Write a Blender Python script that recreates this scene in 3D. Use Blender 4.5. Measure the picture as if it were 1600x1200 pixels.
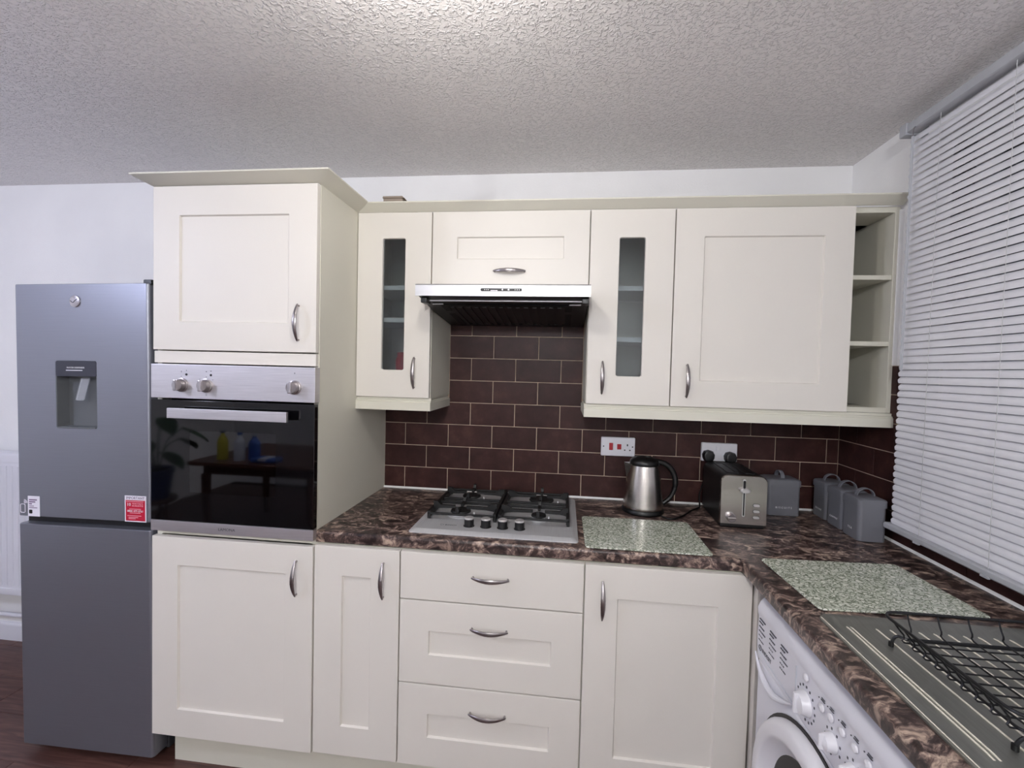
import bpy, bmesh, math, random
from mathutils import Vector, Matrix
random.seed(7)
for _o in list(bpy.data.objects):
    bpy.data.objects.remove(_o)
SC = bpy.context.scene
COL = SC.collection
PI = math.pi

# ------------------------------------------------------------------ camera
YAW, PITCH, ROLL = 0.1128, -0.0309, 0.0250
fw = Vector((-math.sin(YAW) * math.cos(PITCH), math.cos(YAW) * math.cos(PITCH), math.sin(PITCH)))
rt = Vector((math.cos(YAW), math.sin(YAW), 0))
up = rt.cross(fw)
rt, up = rt * math.cos(ROLL) + up * math.sin(ROLL), up * math.cos(ROLL) - rt * math.sin(ROLL)
cd = bpy.data.cameras.new('camera')
cd.sensor_width = 36
cd.lens = 36 * 713.29 / 1600
cd.clip_start = 0.02
cam = bpy.data.objects.new('camera', cd)
COL.objects.link(cam)
cam.matrix_world = Matrix(((rt.x, up.x, -fw.x, 1.4178), (rt.y, up.y, -fw.y, -2.043), (rt.z, up.z, -fw.z, 1.4704), (0, 0, 0, 1)))
SC.camera = cam

# ------------------------------------------------------------------ world, exposure, lamp settings
w = bpy.data.worlds.new('world')
SC.world = w
w.use_nodes = True
w.node_tree.nodes['Background'].inputs[0].default_value = (0.010, 0.012, 0.022, 1)
w.node_tree.nodes['Background'].inputs[1].default_value = 1.0
SC.view_settings.view_transform = 'Standard'
SC.view_settings.look = 'None'
SC.view_settings.gamma = 1
SC.view_settings.use_curve_mapping = False
SC.view_settings.exposure = 0.0
# the three ceiling lamps of the room: (position of the globe, radius, colour, emission strength)
LAMP_COUNTER = ((1.12, -1.30, 2.17), 0.055, (1.0, 0.97, 0.92), 95)
LAMP_ROOM = ((1.25, -3.45, 2.20), 0.085, (0.97, 0.985, 1.0), 300)
LAMP_DINING = ((-1.10, -1.95, 2.12), 0.06, (0.72, 0.77, 1.0), 280)

# ------------------------------------------------------------------ materials
def lin(c):
    return tuple(((v / 255) / 12.92 if v / 255 <= 0.04045 else (((v / 255) + 0.055) / 1.055) ** 2.4) for v in c) + (1,)

class NT:
    def __init__(s, name):
        s.m = bpy.data.materials.new(name)
        s.m.use_nodes = True
        s.t = s.m.node_tree
        s.b = s.t.nodes['Principled BSDF']
        s.out = s.t.nodes['Material Output']
    def n(s, typ, **kw):
        o = s.t.nodes.new(typ)
        for k, v in kw.items():
            if k in o.inputs:
                o.inputs[k].default_value = v
            else:
                setattr(o, k, v)
        return o
    def l(s, a, b):
        s.t.links.new(a, b)
    def ramp(s, stops, fac, interp='LINEAR'):
        r = s.n('ShaderNodeValToRGB')
        r.color_ramp.interpolation = interp
        while len(r.color_ramp.elements) < len(stops):
            r.color_ramp.elements.new(0.5)
        for e, (p, c) in zip(r.color_ramp.elements, stops):
            e.position = p
            e.color = c
        s.l(fac, r.inputs[0])
        return r.outputs[0]
    def coord(s, scale=(1, 1, 1), kind='Object'):
        tc = s.n('ShaderNodeTexCoord')
        mp = s.n('ShaderNodeMapping')
        mp.inputs['Scale'].default_value = scale
        s.l(tc.outputs[kind], mp.inputs[0])
        return mp.outputs[0]
    def bump(s, height, dist, strength=1.0):
        b = s.n('ShaderNodeBump')
        b.inputs['Strength'].default_value = strength
        b.inputs['Distance'].default_value = dist
        s.l(height, b.inputs['Height'])
        s.l(b.outputs[0], s.b.inputs['Normal'])

def plain(name, rgb, rough=0.5, metal=0.0, var=0.04, scale=8, bump=0.0, bscale=200, coat=0.0, spec=0.5, stretch=(1, 1, 1)):
    """a base colour with slight procedural variation and optional fine relief"""
    m = NT(name)
    c = lin(rgb)
    co = m.coord(stretch)
    nz = m.n('ShaderNodeTexNoise', Scale=scale, Detail=3.0)
    m.l(co, nz.inputs['Vector'])
    lo = tuple(v * (1 - var) for v in c[:3]) + (1,)
    hi = tuple(min(1, v * (1 + var)) for v in c[:3]) + (1,)
    m.l(m.ramp([(0.3, lo), (0.7, hi)], nz.outputs[0]), m.b.inputs['Base Color'])
    m.b.inputs['Roughness'].default_value = rough
    m.b.inputs['Metallic'].default_value = metal
    m.b.inputs['Specular IOR Level'].default_value = spec
    m.b.inputs['Coat Weight'].default_value = coat
    if bump:
        n2 = m.n('ShaderNodeTexNoise', Scale=bscale, Detail=2.0)
        m.l(co, n2.inputs['Vector'])
        m.bump(n2.outputs[0], bump)
    return m.m

def brushed(name, rgb, rough=0.32, stretch=(3, 3, 300), amt=0.12, metal=1.0):
    m = NT(name)
    c = lin(rgb)
    co = m.coord(stretch)
    nz = m.n('ShaderNodeTexNoise', Scale=3.0, Detail=4.0)
    m.l(co, nz.inputs['Vector'])
    lo = tuple(v * (1 - amt) for v in c[:3]) + (1,)
    hi = tuple(min(1, v * (1 + amt)) for v in c[:3]) + (1,)
    m.l(m.ramp([(0.3, lo), (0.7, hi)], nz.outputs[0]), m.b.inputs['Base Color'])
    r = m.n('ShaderNodeMapRange')
    r.inputs['To Min'].default_value = rough * 0.85
    r.inputs['To Max'].default_value = rough * 1.15
    m.l(nz.outputs[0], r.inputs[0])
    m.l(r.outputs[0], m.b.inputs['Roughness'])
    m.b.inputs['Metallic'].default_value = metal
    m.bump(nz.outputs[0], 0.0002, 0.3)
    return m.m

def worktop_mat():
    m = NT('dark_marbled_laminate')
    co = m.coord((1, 1.0, 1))
    warp = m.n('ShaderNodeTexNoise', Scale=14.0, Detail=3.0)
    m.l(co, warp.inputs['Vector'])
    mx = m.n('ShaderNodeMix', data_type='RGBA', blend_type='ADD')
    mx.inputs[0].default_value = 0.07
    m.l(co, mx.inputs[6])
    m.l(warp.outputs[1], mx.inputs[7])
    mp = m.n('ShaderNodeMapping'); mp.inputs['Scale'].default_value = (0.62, 1.25, 1.0); mp.inputs['Rotation'].default_value = (0, 0, 0.35)
    m.l(mx.outputs[2], mp.inputs[0])
    n1 = m.n('ShaderNodeTexNoise', Scale=30.0, Detail=9.0, Roughness=0.68, Distortion=1.0)
    m.l(mp.outputs[0], n1.inputs['Vector'])
    n2 = m.n('ShaderNodeTexNoise', Scale=11.0, Detail=4.0, Roughness=0.6, Distortion=0.6)
    m.l(mx.outputs[2], n2.inputs['Vector'])
    c1 = m.ramp([(0.36, lin((30, 21, 21))), (0.47, lin((66, 51, 49))), (0.54, lin((128, 108, 101))), (0.63, lin((206, 184, 164)))], n1.outputs[0])
    c2 = m.ramp([(0.38, lin((30, 22, 22))), (0.50, lin((70, 55, 52))), (0.61, lin((150, 128, 116)))], n1.outputs[0])
    f = m.ramp([(0.42, (0, 0, 0, 1)), (0.58, (1, 1, 1, 1))], n2.outputs[0])
    mm = m.n('ShaderNodeMix', data_type='RGBA')
    m.l(f, mm.inputs[0]); m.l(c2, mm.inputs[6]); m.l(c1, mm.inputs[7])
    m.l(mm.outputs[2], m.b.inputs['Base Color'])
    m.b.inputs['Roughness'].default_value = 0.30
    n3 = m.n('ShaderNodeTexNoise', Scale=350.0, Detail=2.0)
    m.l(co, n3.inputs['Vector'])
    m.bump(n3.outputs[0], 0.0004, 0.5)
    return m.m

def tile_mat():
    m = NT('brown_glazed_tile')
    co = m.coord((1, 1, 1))
    oi = m.n('ShaderNodeObjectInfo')
    nz = m.n('ShaderNodeTexNoise', noise_dimensions='4D', Scale=16.0, Detail=5.0, Roughness=0.6)
    ml = m.n('ShaderNodeMath', operation='MULTIPLY'); ml.inputs[1].default_value = 30
    m.l(oi.outputs['Random'], ml.inputs[0]); m.l(ml.outputs[0], nz.inputs['W']); m.l(co, nz.inputs['Vector'])
    c = m.ramp([(0.3, lin((46, 27, 26))), (0.55, lin((61, 37, 35))), (0.75, lin((78, 52, 47)))], nz.outputs[0])
    hs = m.n('ShaderNodeHueSaturation')
    mr = m.n('ShaderNodeMapRange'); mr.inputs['To Min'].default_value = 0.88; mr.inputs['To Max'].default_value = 1.12
    m.l(oi.outputs['Random'], mr.inputs[0]); m.l(mr.outputs[0], hs.inputs['Value']); m.l(c, hs.inputs['Color'])
    m.l(hs.outputs[0], m.b.inputs['Base Color'])
    m.b.inputs['Roughness'].default_value = 0.40
    m.b.inputs['Specular IOR Level'].default_value = 0.2
    n3 = m.n('ShaderNodeTexNoise', Scale=60.0, Detail=3.0)
    m.l(co, n3.inputs['Vector'])
    m.bump(n3.outputs[0], 0.0008, 0.4)
    return m.m

def ceiling_mat():
    m = NT('stippled_textured_ceiling')
    co = m.coord((1, 1, 1))
    wn = m.n('ShaderNodeTexNoise', Scale=24.0, Detail=2.0)
    m.l(co, wn.inputs['Vector'])
    mx = m.n('ShaderNodeMix', data_type='RGBA', blend_type='ADD'); mx.inputs[0].default_value = 0.02
    m.l(co, mx.inputs[6]); m.l(wn.outputs[1], mx.inputs[7])
    v = m.n('ShaderNodeTexNoise', Scale=104.0, Detail=1.4, Roughness=0.55, Distortion=0.5)
    m.l(mx.outputs[2], v.inputs['Vector'])
    h = m.ramp([(0.47, (0, 0, 0, 1)), (0.56, (0.45, 0.45, 0.45, 1)), (0.70, (1, 1, 1, 1))], v.outputs[0], 'EASE')
    m.b.inputs['Base Color'].default_value = lin((240, 236, 235))
    m.b.inputs['Roughness'].default_value = 0.24
    m.b.inputs['Specular IOR Level'].default_value = 0.85
    m.bump(h, 0.0042, 1.0)
    return m.m

def wall_mat():
    m = NT('white_emulsion_paint')
    co = m.coord((1, 1, 1))
    nz = m.n('ShaderNodeTexNoise', Scale=3.0, Detail=3.0)
    m.l(co, nz.inputs['Vector'])
    m.l(m.ramp([(0.3, lin((240, 239, 240))), (0.7, lin((247, 246, 246)))], nz.outputs[0]), m.b.inputs['Base Color'])
    m.b.inputs['Roughness'].default_value = 0.55
    n2 = m.n('ShaderNodeTexNoise', Scale=140.0, Detail=3.0)
    m.l(co, n2.inputs['Vector'])
    m.bump(n2.outputs[0], 0.0012, 0.6)
    return m.m

def board_mat():
    m = NT('leaf_fleck_glass')
    co = m.coord((1.0, 1.0, 1.0))
    wn = m.n('ShaderNodeTexNoise', Scale=38.0, Detail=2.0)
    m.l(co, wn.inputs['Vector'])
    mx = m.n('ShaderNodeMix', data_type='RGBA', blend_type='ADD'); mx.inputs[0].default_value = 0.035
    m.l(co, mx.inputs[6]); m.l(wn.outputs[1], mx.inputs[7])
    mp = m.n('ShaderNodeMapping'); mp.inputs['Scale'].default_value = (1.0, 1.7, 1.0); mp.inputs['Rotation'].default_value = (0, 0, 0.6)
    m.l(mx.outputs[2], mp.inputs[0])
    v = m.n('ShaderNodeTexVoronoi', feature='DISTANCE_TO_EDGE', Scale=72.0)
    m.l(mp.outputs[0], v.inputs['Vector'])
    vc = m.n('ShaderNodeTexVoronoi', feature='F1', Scale=72.0)
    m.l(mp.outputs[0], vc.inputs['Vector'])
    sep = m.n('ShaderNodeSeparateColor'); m.l(vc.outputs['Color'], sep.inputs[0])
    leaf = m.ramp([(0.0, lin((196, 202, 184))), (0.5, lin((220, 224, 210))), (1.0, lin((236, 238, 226)))], sep.outputs[0])
    f = m.ramp([(0.04, (0, 0, 0, 1)), (0.15, (1, 1, 1, 1))], v.outputs['Distance'])
    mm = m.n('ShaderNodeMix', data_type='RGBA'); mm.inputs[6].default_value = lin((128, 136, 118))
    m.l(f, mm.inputs[0]); m.l(leaf, mm.inputs[7])
    m.l(mm.outputs[2], m.b.inputs['Base Color'])
    m.b.inputs['Roughness'].default_value = 0.16
    return m.m

def frosted_mat():
    m = NT('grey_frosted_glass')
    tr = m.n('ShaderNodeBsdfTransparent'); tr.inputs[0].default_value = (0.80, 0.83, 0.84, 1)
    rf = m.n('ShaderNodeBsdfRefraction'); rf.inputs['Color'].default_value = (0.78, 0.82, 0.84, 1)
    rf.inputs['Roughness'].default_value = 0.22; rf.inputs['IOR'].default_value = 1.08
    nz = m.n('ShaderNodeTexNoise', Scale=300.0)
    r = m.n('ShaderNodeMapRange'); r.inputs['To Min'].default_value = 0.55; r.inputs['To Max'].default_value = 0.65
    m.l(nz.outputs[0], r.inputs[0])
    mx = m.n('ShaderNodeMixShader'); m.l(r.outputs[0], mx.inputs[0]); m.l(tr.outputs[0], mx.inputs[1]); m.l(rf.outputs[0], mx.inputs[2])
    gl = m.n('ShaderNodeBsdfGlossy'); gl.inputs['Roughness'].default_value = 0.2
    m2 = m.n('ShaderNodeMixShader'); m2.inputs[0].default_value = 0.05
    m.l(mx.outputs[0], m2.inputs[1]); m.l(gl.outputs[0], m2.inputs[2])
    m.l(m2.outputs[0], m.out.inputs[0])
    return m.m

def clear_mat(name, tint=(0.9, 0.92, 0.93), gloss=0.08, rough=0.03):
    m = NT(name)
    tr = m.n('ShaderNodeBsdfTransparent')
    nz = m.n('ShaderNodeTexNoise', Scale=5.0)
    m.l(m.ramp([(0.3, tuple(v * 0.97 for v in tint) + (1,)), (0.7, tint + (1,))], nz.outputs[0]), tr.inputs[0])
    gl = m.n('ShaderNodeBsdfGlossy'); gl.inputs['Roughness'].default_value = rough
    lw = m.n('ShaderNodeLayerWeight'); lw.inputs[0].default_value = 0.25
    r = m.n('ShaderNodeMapRange'); r.inputs['To Min'].default_value = gloss; r.inputs['To Max'].default_value = 0.7
    m.l(lw.outputs['Fresnel'], r.inputs[0])
    m2 = m.n('ShaderNodeMixShader'); m.l(r.outputs[0], m2.inputs[0])
    m.l(tr.outputs[0], m2.inputs[1]); m.l(gl.outputs[0], m2.inputs[2])
    m.l(m2.outputs[0], m.out.inputs[0])
    return m.m

def wood_mat():
    m = NT('red_brown_laminate')
    co = m.coord((1.2, 14, 1), 'Object')
    oi = m.n('ShaderNodeObjectInfo')
    nz = m.n('ShaderNodeTexNoise', noise_dimensions='4D', Scale=4.0, Detail=6.0, Distortion=1.2)
    ml = m.n('ShaderNodeMath', operation='MULTIPLY'); ml.inputs[1].default_value = 40
    m.l(oi.outputs['Random'], ml.inputs[0]); m.l(ml.outputs[0], nz.inputs['W']); m.l(co, nz.inputs['Vector'])
    c = m.ramp([(0.3, lin((62, 38, 35))), (0.5, lin((86, 57, 51))), (0.72, lin((112, 80, 72)))], nz.outputs[0])
    m.l(c, m.b.inputs['Base Color'])
    m.b.inputs['Roughness'].default_value = 0.4
    return m.m

def glow(name, rgb, strength):
    m = NT(name)
    m.b.inputs['Base Color'].default_value = (0.8, 0.8, 0.8, 1)
    m.b.inputs['Emission Color'].default_value = tuple(rgb) + (1,)
    m.b.inputs['Emission Strength'].default_value = strength
    return m.m

M = dict(
    wall=wall_mat(), ceil=ceiling_mat(), tile=tile_mat(), worktop=worktop_mat(), board=board_mat(), frosted=frosted_mat(), wood=wood_mat(),
    grout=plain('beige_grout', (196, 176, 156), 0.85, var=0.08, scale=30),
    cream=plain('cream_vinyl_door', (226, 221, 213), 0.48, var=0.012, scale=3, bump=0.0002, bscale=400),
    carcass=plain('cream_melamine', (218, 215, 201), 0.46, var=0.02, scale=4),
    inside=plain('pale_grey_melamine', (214, 216, 214), 0.5, var=0.02),
    steel=brushed('brushed_steel', (214, 211, 214), 0.46),
    steel_dark=brushed('brushed_steel_horizontal', (172, 168, 172), 0.30, (3, 300, 300)),
    hobsteel=brushed('hob_steel', (206, 206, 208), 0.46, (300, 3, 3), 0.08, 0.45),
    sinksteel=brushed('sink_steel', (152, 153, 147), 0.42, (60, 4, 4), 0.08, 0.8),
    ridge=plain('polished_ridge_steel', (246, 240, 226), 0.25, 0.3),
    hoodsteel=brushed('hood_steel', (214, 214, 216), 0.40, (3, 300, 300), 0.05),
    kettlesteel=brushed('kettle_steel', (205, 200, 194), 0.24, (3, 3, 200), 0.05),
    fridge=brushed('silver_fridge_paint', (142, 144, 154), 0.40, (2, 200, 300), 0.04, 0.75),
    fridge_side=plain('dark_grey_fridge_side', (62, 62, 66), 0.5),
    chrome=plain('satin_chrome', (196, 192, 196), 0.2, 1.0),
    satin=plain('satin_silver_plastic', (205, 203, 203), 0.3, 0.5),
    nickel=plain('satin_nickel', (164, 158, 158), 0.30, 1.0, var=0.06, scale=60),
    black=plain('black_plastic', (9, 9, 10), 0.4),
    blackgloss=plain('black_gloss_glass', (7, 7, 9), 0.05, var=0.02),
    ovenglass=clear_mat('tinted_oven_glass', (0.30, 0.30, 0.33), 0.06),
    iron=plain('black_cast_iron', (12, 12, 12), 0.5, bump=0.0004, bscale=500),
    white=plain('white_plastic', (232, 231, 236), 0.3, var=0.01),
    enamel=plain('white_enamel', (226, 226, 234), 0.3, var=0.01),
    sealant=plain('white_sealant', (240, 240, 240), 0.4, var=0.01),
    red=plain('red_plastic', (170, 22, 38), 0.35),
    tin=plain('grey_enamel_tin', (112, 113, 120), 0.38, var=0.03, scale=20),
    slat=plain('pale_grey_slat', (226, 226, 233), 0.42, var=0.02, scale=12),
    rail=plain('grey_blind_rail', (176, 178, 184), 0.42),
    cord=plain('grey_white_cord', (196, 196, 198), 0.8),
    wire=plain('black_coated_wire', (14, 14, 18), 0.4),
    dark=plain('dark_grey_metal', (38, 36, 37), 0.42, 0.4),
    darkfilter=plain('dark_grease_filter', (20, 19, 19), 0.6, 0.3),
    ink=plain('dark_grey_print', (84, 84, 92), 0.6),
    paleink=plain('pale_print', (225, 225, 230), 0.6),
    pinkink=plain('pink_print', (236, 170, 184), 0.6),
    sticker=plain('white_sticker', (232, 228, 238), 0.5, var=0.01),
    stickerred=plain('crimson_sticker', (186, 12, 52), 0.5, var=0.02),
    purpleink=plain('purple_grey_print', (120, 100, 128), 0.6),
    night=clear_mat('window_glass', (0.85, 0.88, 0.9), 0.08),
    clearplastic=clear_mat('clear_grey_plastic', (0.80, 0.82, 0.85), 0.22, 0.15),
    recess=plain('grey_dispenser_plastic', (96, 99, 102), 0.42),
    panelnavy=plain('dark_slate_panel', (46, 48, 60), 0.3),
    card=plain('brown_grey_card', (150, 136, 122), 0.8),
    soil=plain('potting_soil', (40, 30, 24), 0.9),
    leaf=plain('dark_green_leaf', (36, 66, 34), 0.4),
    blue=plain('blue_glaze', (52, 66, 120), 0.3),
    yellow=plain('yellow_liquid_plastic', (196, 186, 70), 0.3),
    bluegreen=plain('blue_label_plastic', (60, 96, 170), 0.4),
    pale=plain('pale_plastic', (210, 214, 222), 0.4),
    tablewood=plain('brown_table_top', (96, 60, 46), 0.4, var=0.2, scale=6, stretch=(1, 8, 1)),
)

# ------------------------------------------------------------------ mesh helpers
ORG = {}

def label(o, text, cat, group=None):
    o['label'] = text
    o['category'] = cat
    if group:
        o['group'] = group
    return o

def thing(name, loc, text, cat, group=None):
    o = bpy.data.objects.new(name, None)
    o.empty_display_size = 0.05
    o.location = loc
    COL.objects.link(o)
    ORG[o] = Vector(loc)
    return label(o, text, cat, group)

def finish(bm, name, ang=0.6, weld=True):
    if weld:
        bmesh.ops.remove_doubles(bm, verts=bm.verts, dist=1e-6)
    bmesh.ops.recalc_face_normals(bm, faces=bm.faces)
    for f in bm.faces:
        f.smooth = True
    for e in bm.edges:
        if len(e.link_faces) == 2 and e.calc_face_angle(0) > ang:
            e.smooth = False
    me = bpy.data.meshes.new(name)
    bm.to_mesh(me)
    bm.free()
    return me

def mk(name, bm, mat, parent=None, ang=0.6, base=False, weld=True, wnorm=True):
    """link a bmesh given in room coordinates as one object; children keep their root's origin"""
    if parent is not None:
        org = ORG[parent]
    elif base:
        xs = [v.co for v in bm.verts]
        org = Vector(((min(v.x for v in xs) + max(v.x for v in xs)) / 2, (min(v.y for v in xs) + max(v.y for v in xs)) / 2, min(v.z for v in xs)))
    else:
        org = Vector((0, 0, 0))
    bmesh.ops.translate(bm, verts=bm.verts, vec=-org)
    me = finish(bm, name, ang, weld)
    me.materials.append(M[mat] if isinstance(mat, str) else mat)
    o = bpy.data.objects.new(name, me)
    COL.objects.link(o)
    if wnorm:
        wn = o.modifiers.new('weighted_normals', 'WEIGHTED_NORMAL')
        wn.keep_sharp = True
    if parent is not None:
        o.parent = parent
    else:
        o.location = org
    ORG[o] = org
    return o

def put(name, me, parent, loc, rot=(0, 0, 0)):
    """link shared mesh data as a child at a room position"""
    o = bpy.data.objects.new(name, me)
    COL.objects.link(o)
    o.parent = parent
    o.location = Vector(loc) - ORG[parent]
    o.rotation_euler = rot
    ORG[o] = Vector(loc)
    return o

def struct(o):
    o['kind'] = 'structure'
    return o

def B():
    return bmesh.new()

def box(bm, x0, x1, y0, y1, z0, z1, bev=0.0, seg=2):
    t = bmesh.new()
    bmesh.ops.create_cube(t, size=1)
    for v in t.verts:
        v.co = Vector(((x0 + x1) / 2 + v.co.x * (x1 - x0), (y0 + y1) / 2 + v.co.y * (y1 - y0), (z0 + z1) / 2 + v.co.z * (z1 - z0)))
    if bev:
        bmesh.ops.bevel(t, geom=t.edges[:], offset=bev, segments=seg, profile=0.5, affect='EDGES')
    merge(bm, t)
    return bm

def merge(bm, t):
    me = bpy.data.meshes.new('tmp')
    t.to_mesh(me)
    t.free()
    bm.from_mesh(me)
    bpy.data.meshes.remove(me)

def loft(bm, loops, cap0=True, cap1=True, closed=True):
    vs = [[bm.verts.new(p) for p in L] for L in loops]
    n = len(vs[0])
    for a, b in zip(vs[:-1], vs[1:]):
        for i in range(n if closed else n - 1):
            j = (i + 1) % n
            bm.faces.new((a[i], a[j], b[j], b[i]))
    if cap0:
        bm.faces.new(vs[0][::-1])
    if cap1:
        bm.faces.new(vs[-1])
    return bm

def rrect(a0, a1, b0, b1, r, n=4):
    """rounded rectangle outline in 2D"""
    pts = []
    for cx, cy, s in ((a1 - r, b1 - r, 0), (a0 + r, b1 - r, 1), (a0 + r, b0 + r, 2), (a1 - r, b0 + r, 3)):
        for i in range(n + 1):
            t = (s + i / n) * PI / 2
            pts.append((cx + r * math.cos(t), cy + r * math.sin(t)))
    return pts

def lathe(bm, prof, c=(0, 0, 0), seg=32, axis='z'):
    loops = []
    for r, h in prof:
        L = []
        for i in range(seg):
            t = 2 * PI * i / seg
            a, b = r * math.cos(t), r * math.sin(t)
            L.append(Vector(c) + Vector({'z': (a, b, h), 'y': (a, h, b), 'x': (h, a, b)}[axis]))
        loops.append(L)
    return loft(bm, loops)

def tube(bm, pts, r, seg=8, closed=False, flat=1.0):
    """tube along a polyline; r may be a list"""
    P = [Vector(p) for p in pts]
    n = len(P)
    R = r if isinstance(r, (list, tuple)) else [r] * n
    loops = []
    prev = None
    for i in range(n):
        if closed:
            d = (P[(i + 1) % n] - P[i - 1]).normalized()
        else:
            d = (P[min(i + 1, n - 1)] - P[max(i - 1, 0)]).normalized()
        if prev is None:
            a = Vector((0, 0, 1)) if abs(d.z) < 0.9 else Vector((1, 0, 0))
            u = (a - d * a.dot(d)).normalized()
        else:
            u = (prev - d * prev.dot(d)).normalized()
        prev = u
        v = d.cross(u)
        loops.append([P[i] + (u * math.cos(2 * PI * k / seg) * flat + v * math.sin(2 * PI * k / seg)) * R[i] for k in range(seg)])
    if closed:
        loops.append(loops[0])
        return loft(bm, loops, False, False)
    return loft(bm, loops)

def smooth_path(pts, n=6):
    """Catmull-Rom through the points"""
    P = [Vector(p) for p in pts]
    out = []
    for i in range(len(P) - 1):
        a, b, c, d = P[max(i - 1, 0)], P[i], P[i + 1], P[min(i + 2, len(P) - 1)]
        for k in range(n):
            t = k / n
            out.append(0.5 * ((2 * b) + (c - a) * t + (2 * a - 5 * b + 4 * c - d) * t * t + (3 * b - a - 3 * c + d) * t ** 3))
    out.append(P[-1])
    return out

def prism_x(bm, prof, x0, x1):
    """(y,z) outline extruded along x"""
    return loft(bm, [[(x0, y, z) for y, z in prof], [(x1, y, z) for y, z in prof]])

def prism_y(bm, prof, y0, y1):
    return loft(bm, [[(x, y0, z) for x, z in prof], [(x, y1, z) for x, z in prof]])

def prism_z(bm, prof, z0, z1):
    return loft(bm, [[(x, y, z0) for x, y in prof], [(x, y, z1) for x, y in prof]])

def lettering(s, size, mat, parent, loc, face='front', align='CENTER', name='lettering', sx=1.0):
    cu = bpy.data.curves.new('t', 'FONT')
    cu.body = s
    cu.size = size
    cu.align_x = align
    cu.align_y = 'CENTER'
    cu.extrude = 0.0002
    cu.resolution_u = 2
    t = bpy.data.objects.new('t', cu)
    COL.objects.link(t)
    dg = bpy.context.evaluated_depsgraph_get()
    me = bpy.data.meshes.new_from_object(t.evaluated_get(dg))
    bpy.data.objects.remove(t)
    me.name = name
    me.materials.clear()
    me.materials.append(M[mat])
    rot = {'front': (PI / 2, 0, 0), 'left': (PI / 2, 0, -PI / 2), 'up': (0, 0, 0)}[face]
    o = put(name, me, parent, loc, rot)
    o.scale = (sx, 1, 1)
    return o

# ------------------------------------------------------------------ the room
XR, ZC, XL, YF = 2.571, 2.342, -2.6, -4.4
ZW = 0.9115                      # worktop surface
floor = struct(mk('floor', box(B(), XL - 0.1, XR + 0.1, YF - 0.1, 0.1, -0.06, -0.012), 'soil'))
pw, plen = 0.193, 1.25
plank_full = finish(box(B(), 0.0008, plen - 0.0008, -pw + 0.0008, -0.0008, -0.012, 0, 0.0012, 1), 'plank')
plank_full.materials.append(M['wood'])
for r in range(23):
    yt = -0.055 - pw * (r - 1)
    x = XL - (0.42 * r % plen)
    while x < XR:
        if x + plen > XL and yt - pw > YF - 0.2:
            x0, x1 = max(x, XL), min(x + plen, XR)
            y1, y0 = min(yt, 0), max(yt - pw, YF)
            if x0 == x and x1 == x + plen and y1 == yt and y0 == yt - pw:
                put('plank', plank_full, floor, (x, yt, 0))
            elif x1 - x0 > 0.01 and y1 - y0 > 0.01:
                mk('plank', box(B(), x0 + .0008, x1 - .0008, y0 + .0008, y1 - .0008, -0.012, 0, 0.0012, 1), 'wood', floor)
        x += plen
struct(mk('ceiling', box(B(), XL - 0.1, XR + 0.1, YF - 0.1, 0.1, ZC, ZC + 0.1), 'ceil'))
wall_back = struct(mk('wall_back', box(B(), XL - 0.1, XR, 0, 0.1, 0, ZC), 'wall'))
struct(mk('wall_left', box(B(), XL - 0.1, XL, YF, 0, 0, ZC), 'wall'))
struct(mk('wall_front', box(B(), XL - 0.1, XR + 0.1, YF - 0.1, YF, 0, ZC), 'wall'))
WY0, WY1, WZ0, WZ1 = -1.86, -0.50, 1.07, 2.20
bm = B()
box(bm, XR, XR + 0.12, WY1, 0.1, 0, ZC)
box(bm, XR, XR + 0.12, YF, WY0, 0, ZC)
box(bm, XR, XR + 0.12, WY0, WY1, 0, WZ0)
box(bm, XR, XR + 0.12, WY0, WY1, WZ1, ZC)
wall_right = struct(mk('wall_right', bm, 'wall'))

# window behind the blind
bm = B()
for y0, y1, z0, z1 in ((WY0, WY1, WZ0, WZ0 + .06), (WY0, WY1, WZ1 - .06, WZ1), (WY0, WY0 + .06, WZ0 + .06, WZ1 - .06), (WY1 - .06, WY1, WZ0 + .06, WZ1 - .06), (-1.21, -1.15, WZ0 + .06, WZ1 - .06)):
    box(bm, XR + .06, XR + .11, y0, y1, z0, z1, .004)
win = struct(mk('window_1', bm, 'white'))
for y0, y1 in ((WY0 + .06, -1.21), (-1.15, WY1 - .06)):
    mk('pane', box(B(), XR + .08, XR + .086, y0, y1, WZ0 + .06, WZ1 - .06), 'night', win)

# tiles -------------------------------------------------------------
TW, TH, J = 0.202, 0.1011, 0.0034
T0 = 0.6973
mk('grout', box(B(), 0.600, 2.562, -0.0065, 0, ZW - 0.03, ZW + 8 * TH), 'grout', wall_back)
tile_full = finish(box(B(), -(TW - J) / 2, (TW - J) / 2, -0.0105, -0.002, -(TH - J) / 2, (TH - J) / 2, 0.0012, 1), 'tile')
tile_full.materials.append(M['tile'])
def tile_row_back(row, xa, xb):
    z0 = ZW + row * TH
    off = T0 + (0.5 * TW if row % 2 else 0)
    k = math.floor((xa - off) / TW)
    while off + k * TW < xb:
        a, b = off + k * TW, off + (k + 1) * TW
        x0, x1 = max(a, xa), min(b, xb)
        if x1 - x0 > TW - 1e-4:
            put('tile', tile_full, wall_back, ((a + b) / 2, 0, z0 + TH / 2))
        elif x1 - x0 > 0.012:
            mk('tile', box(B(), x0 + J / 2, x1 - J / 2, -0.0105, -0.002, z0 + J / 2, z0 + TH - J / 2, 0.0012, 1), 'tile', wall_back)
        k += 1
for r in range(4):
    tile_row_back(r, 0.6, 2.5615)
for r in range(4, 8):
    tile_row_back(r, 0.9, 1.5)
bm = box(B(), XR - .0065, XR, -0.503, 0, ZW - .03, ZW + 6 * TH)
box(bm, XR - .0065, XR, -2.19, -0.503, ZW - .03, ZW + TH)
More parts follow.
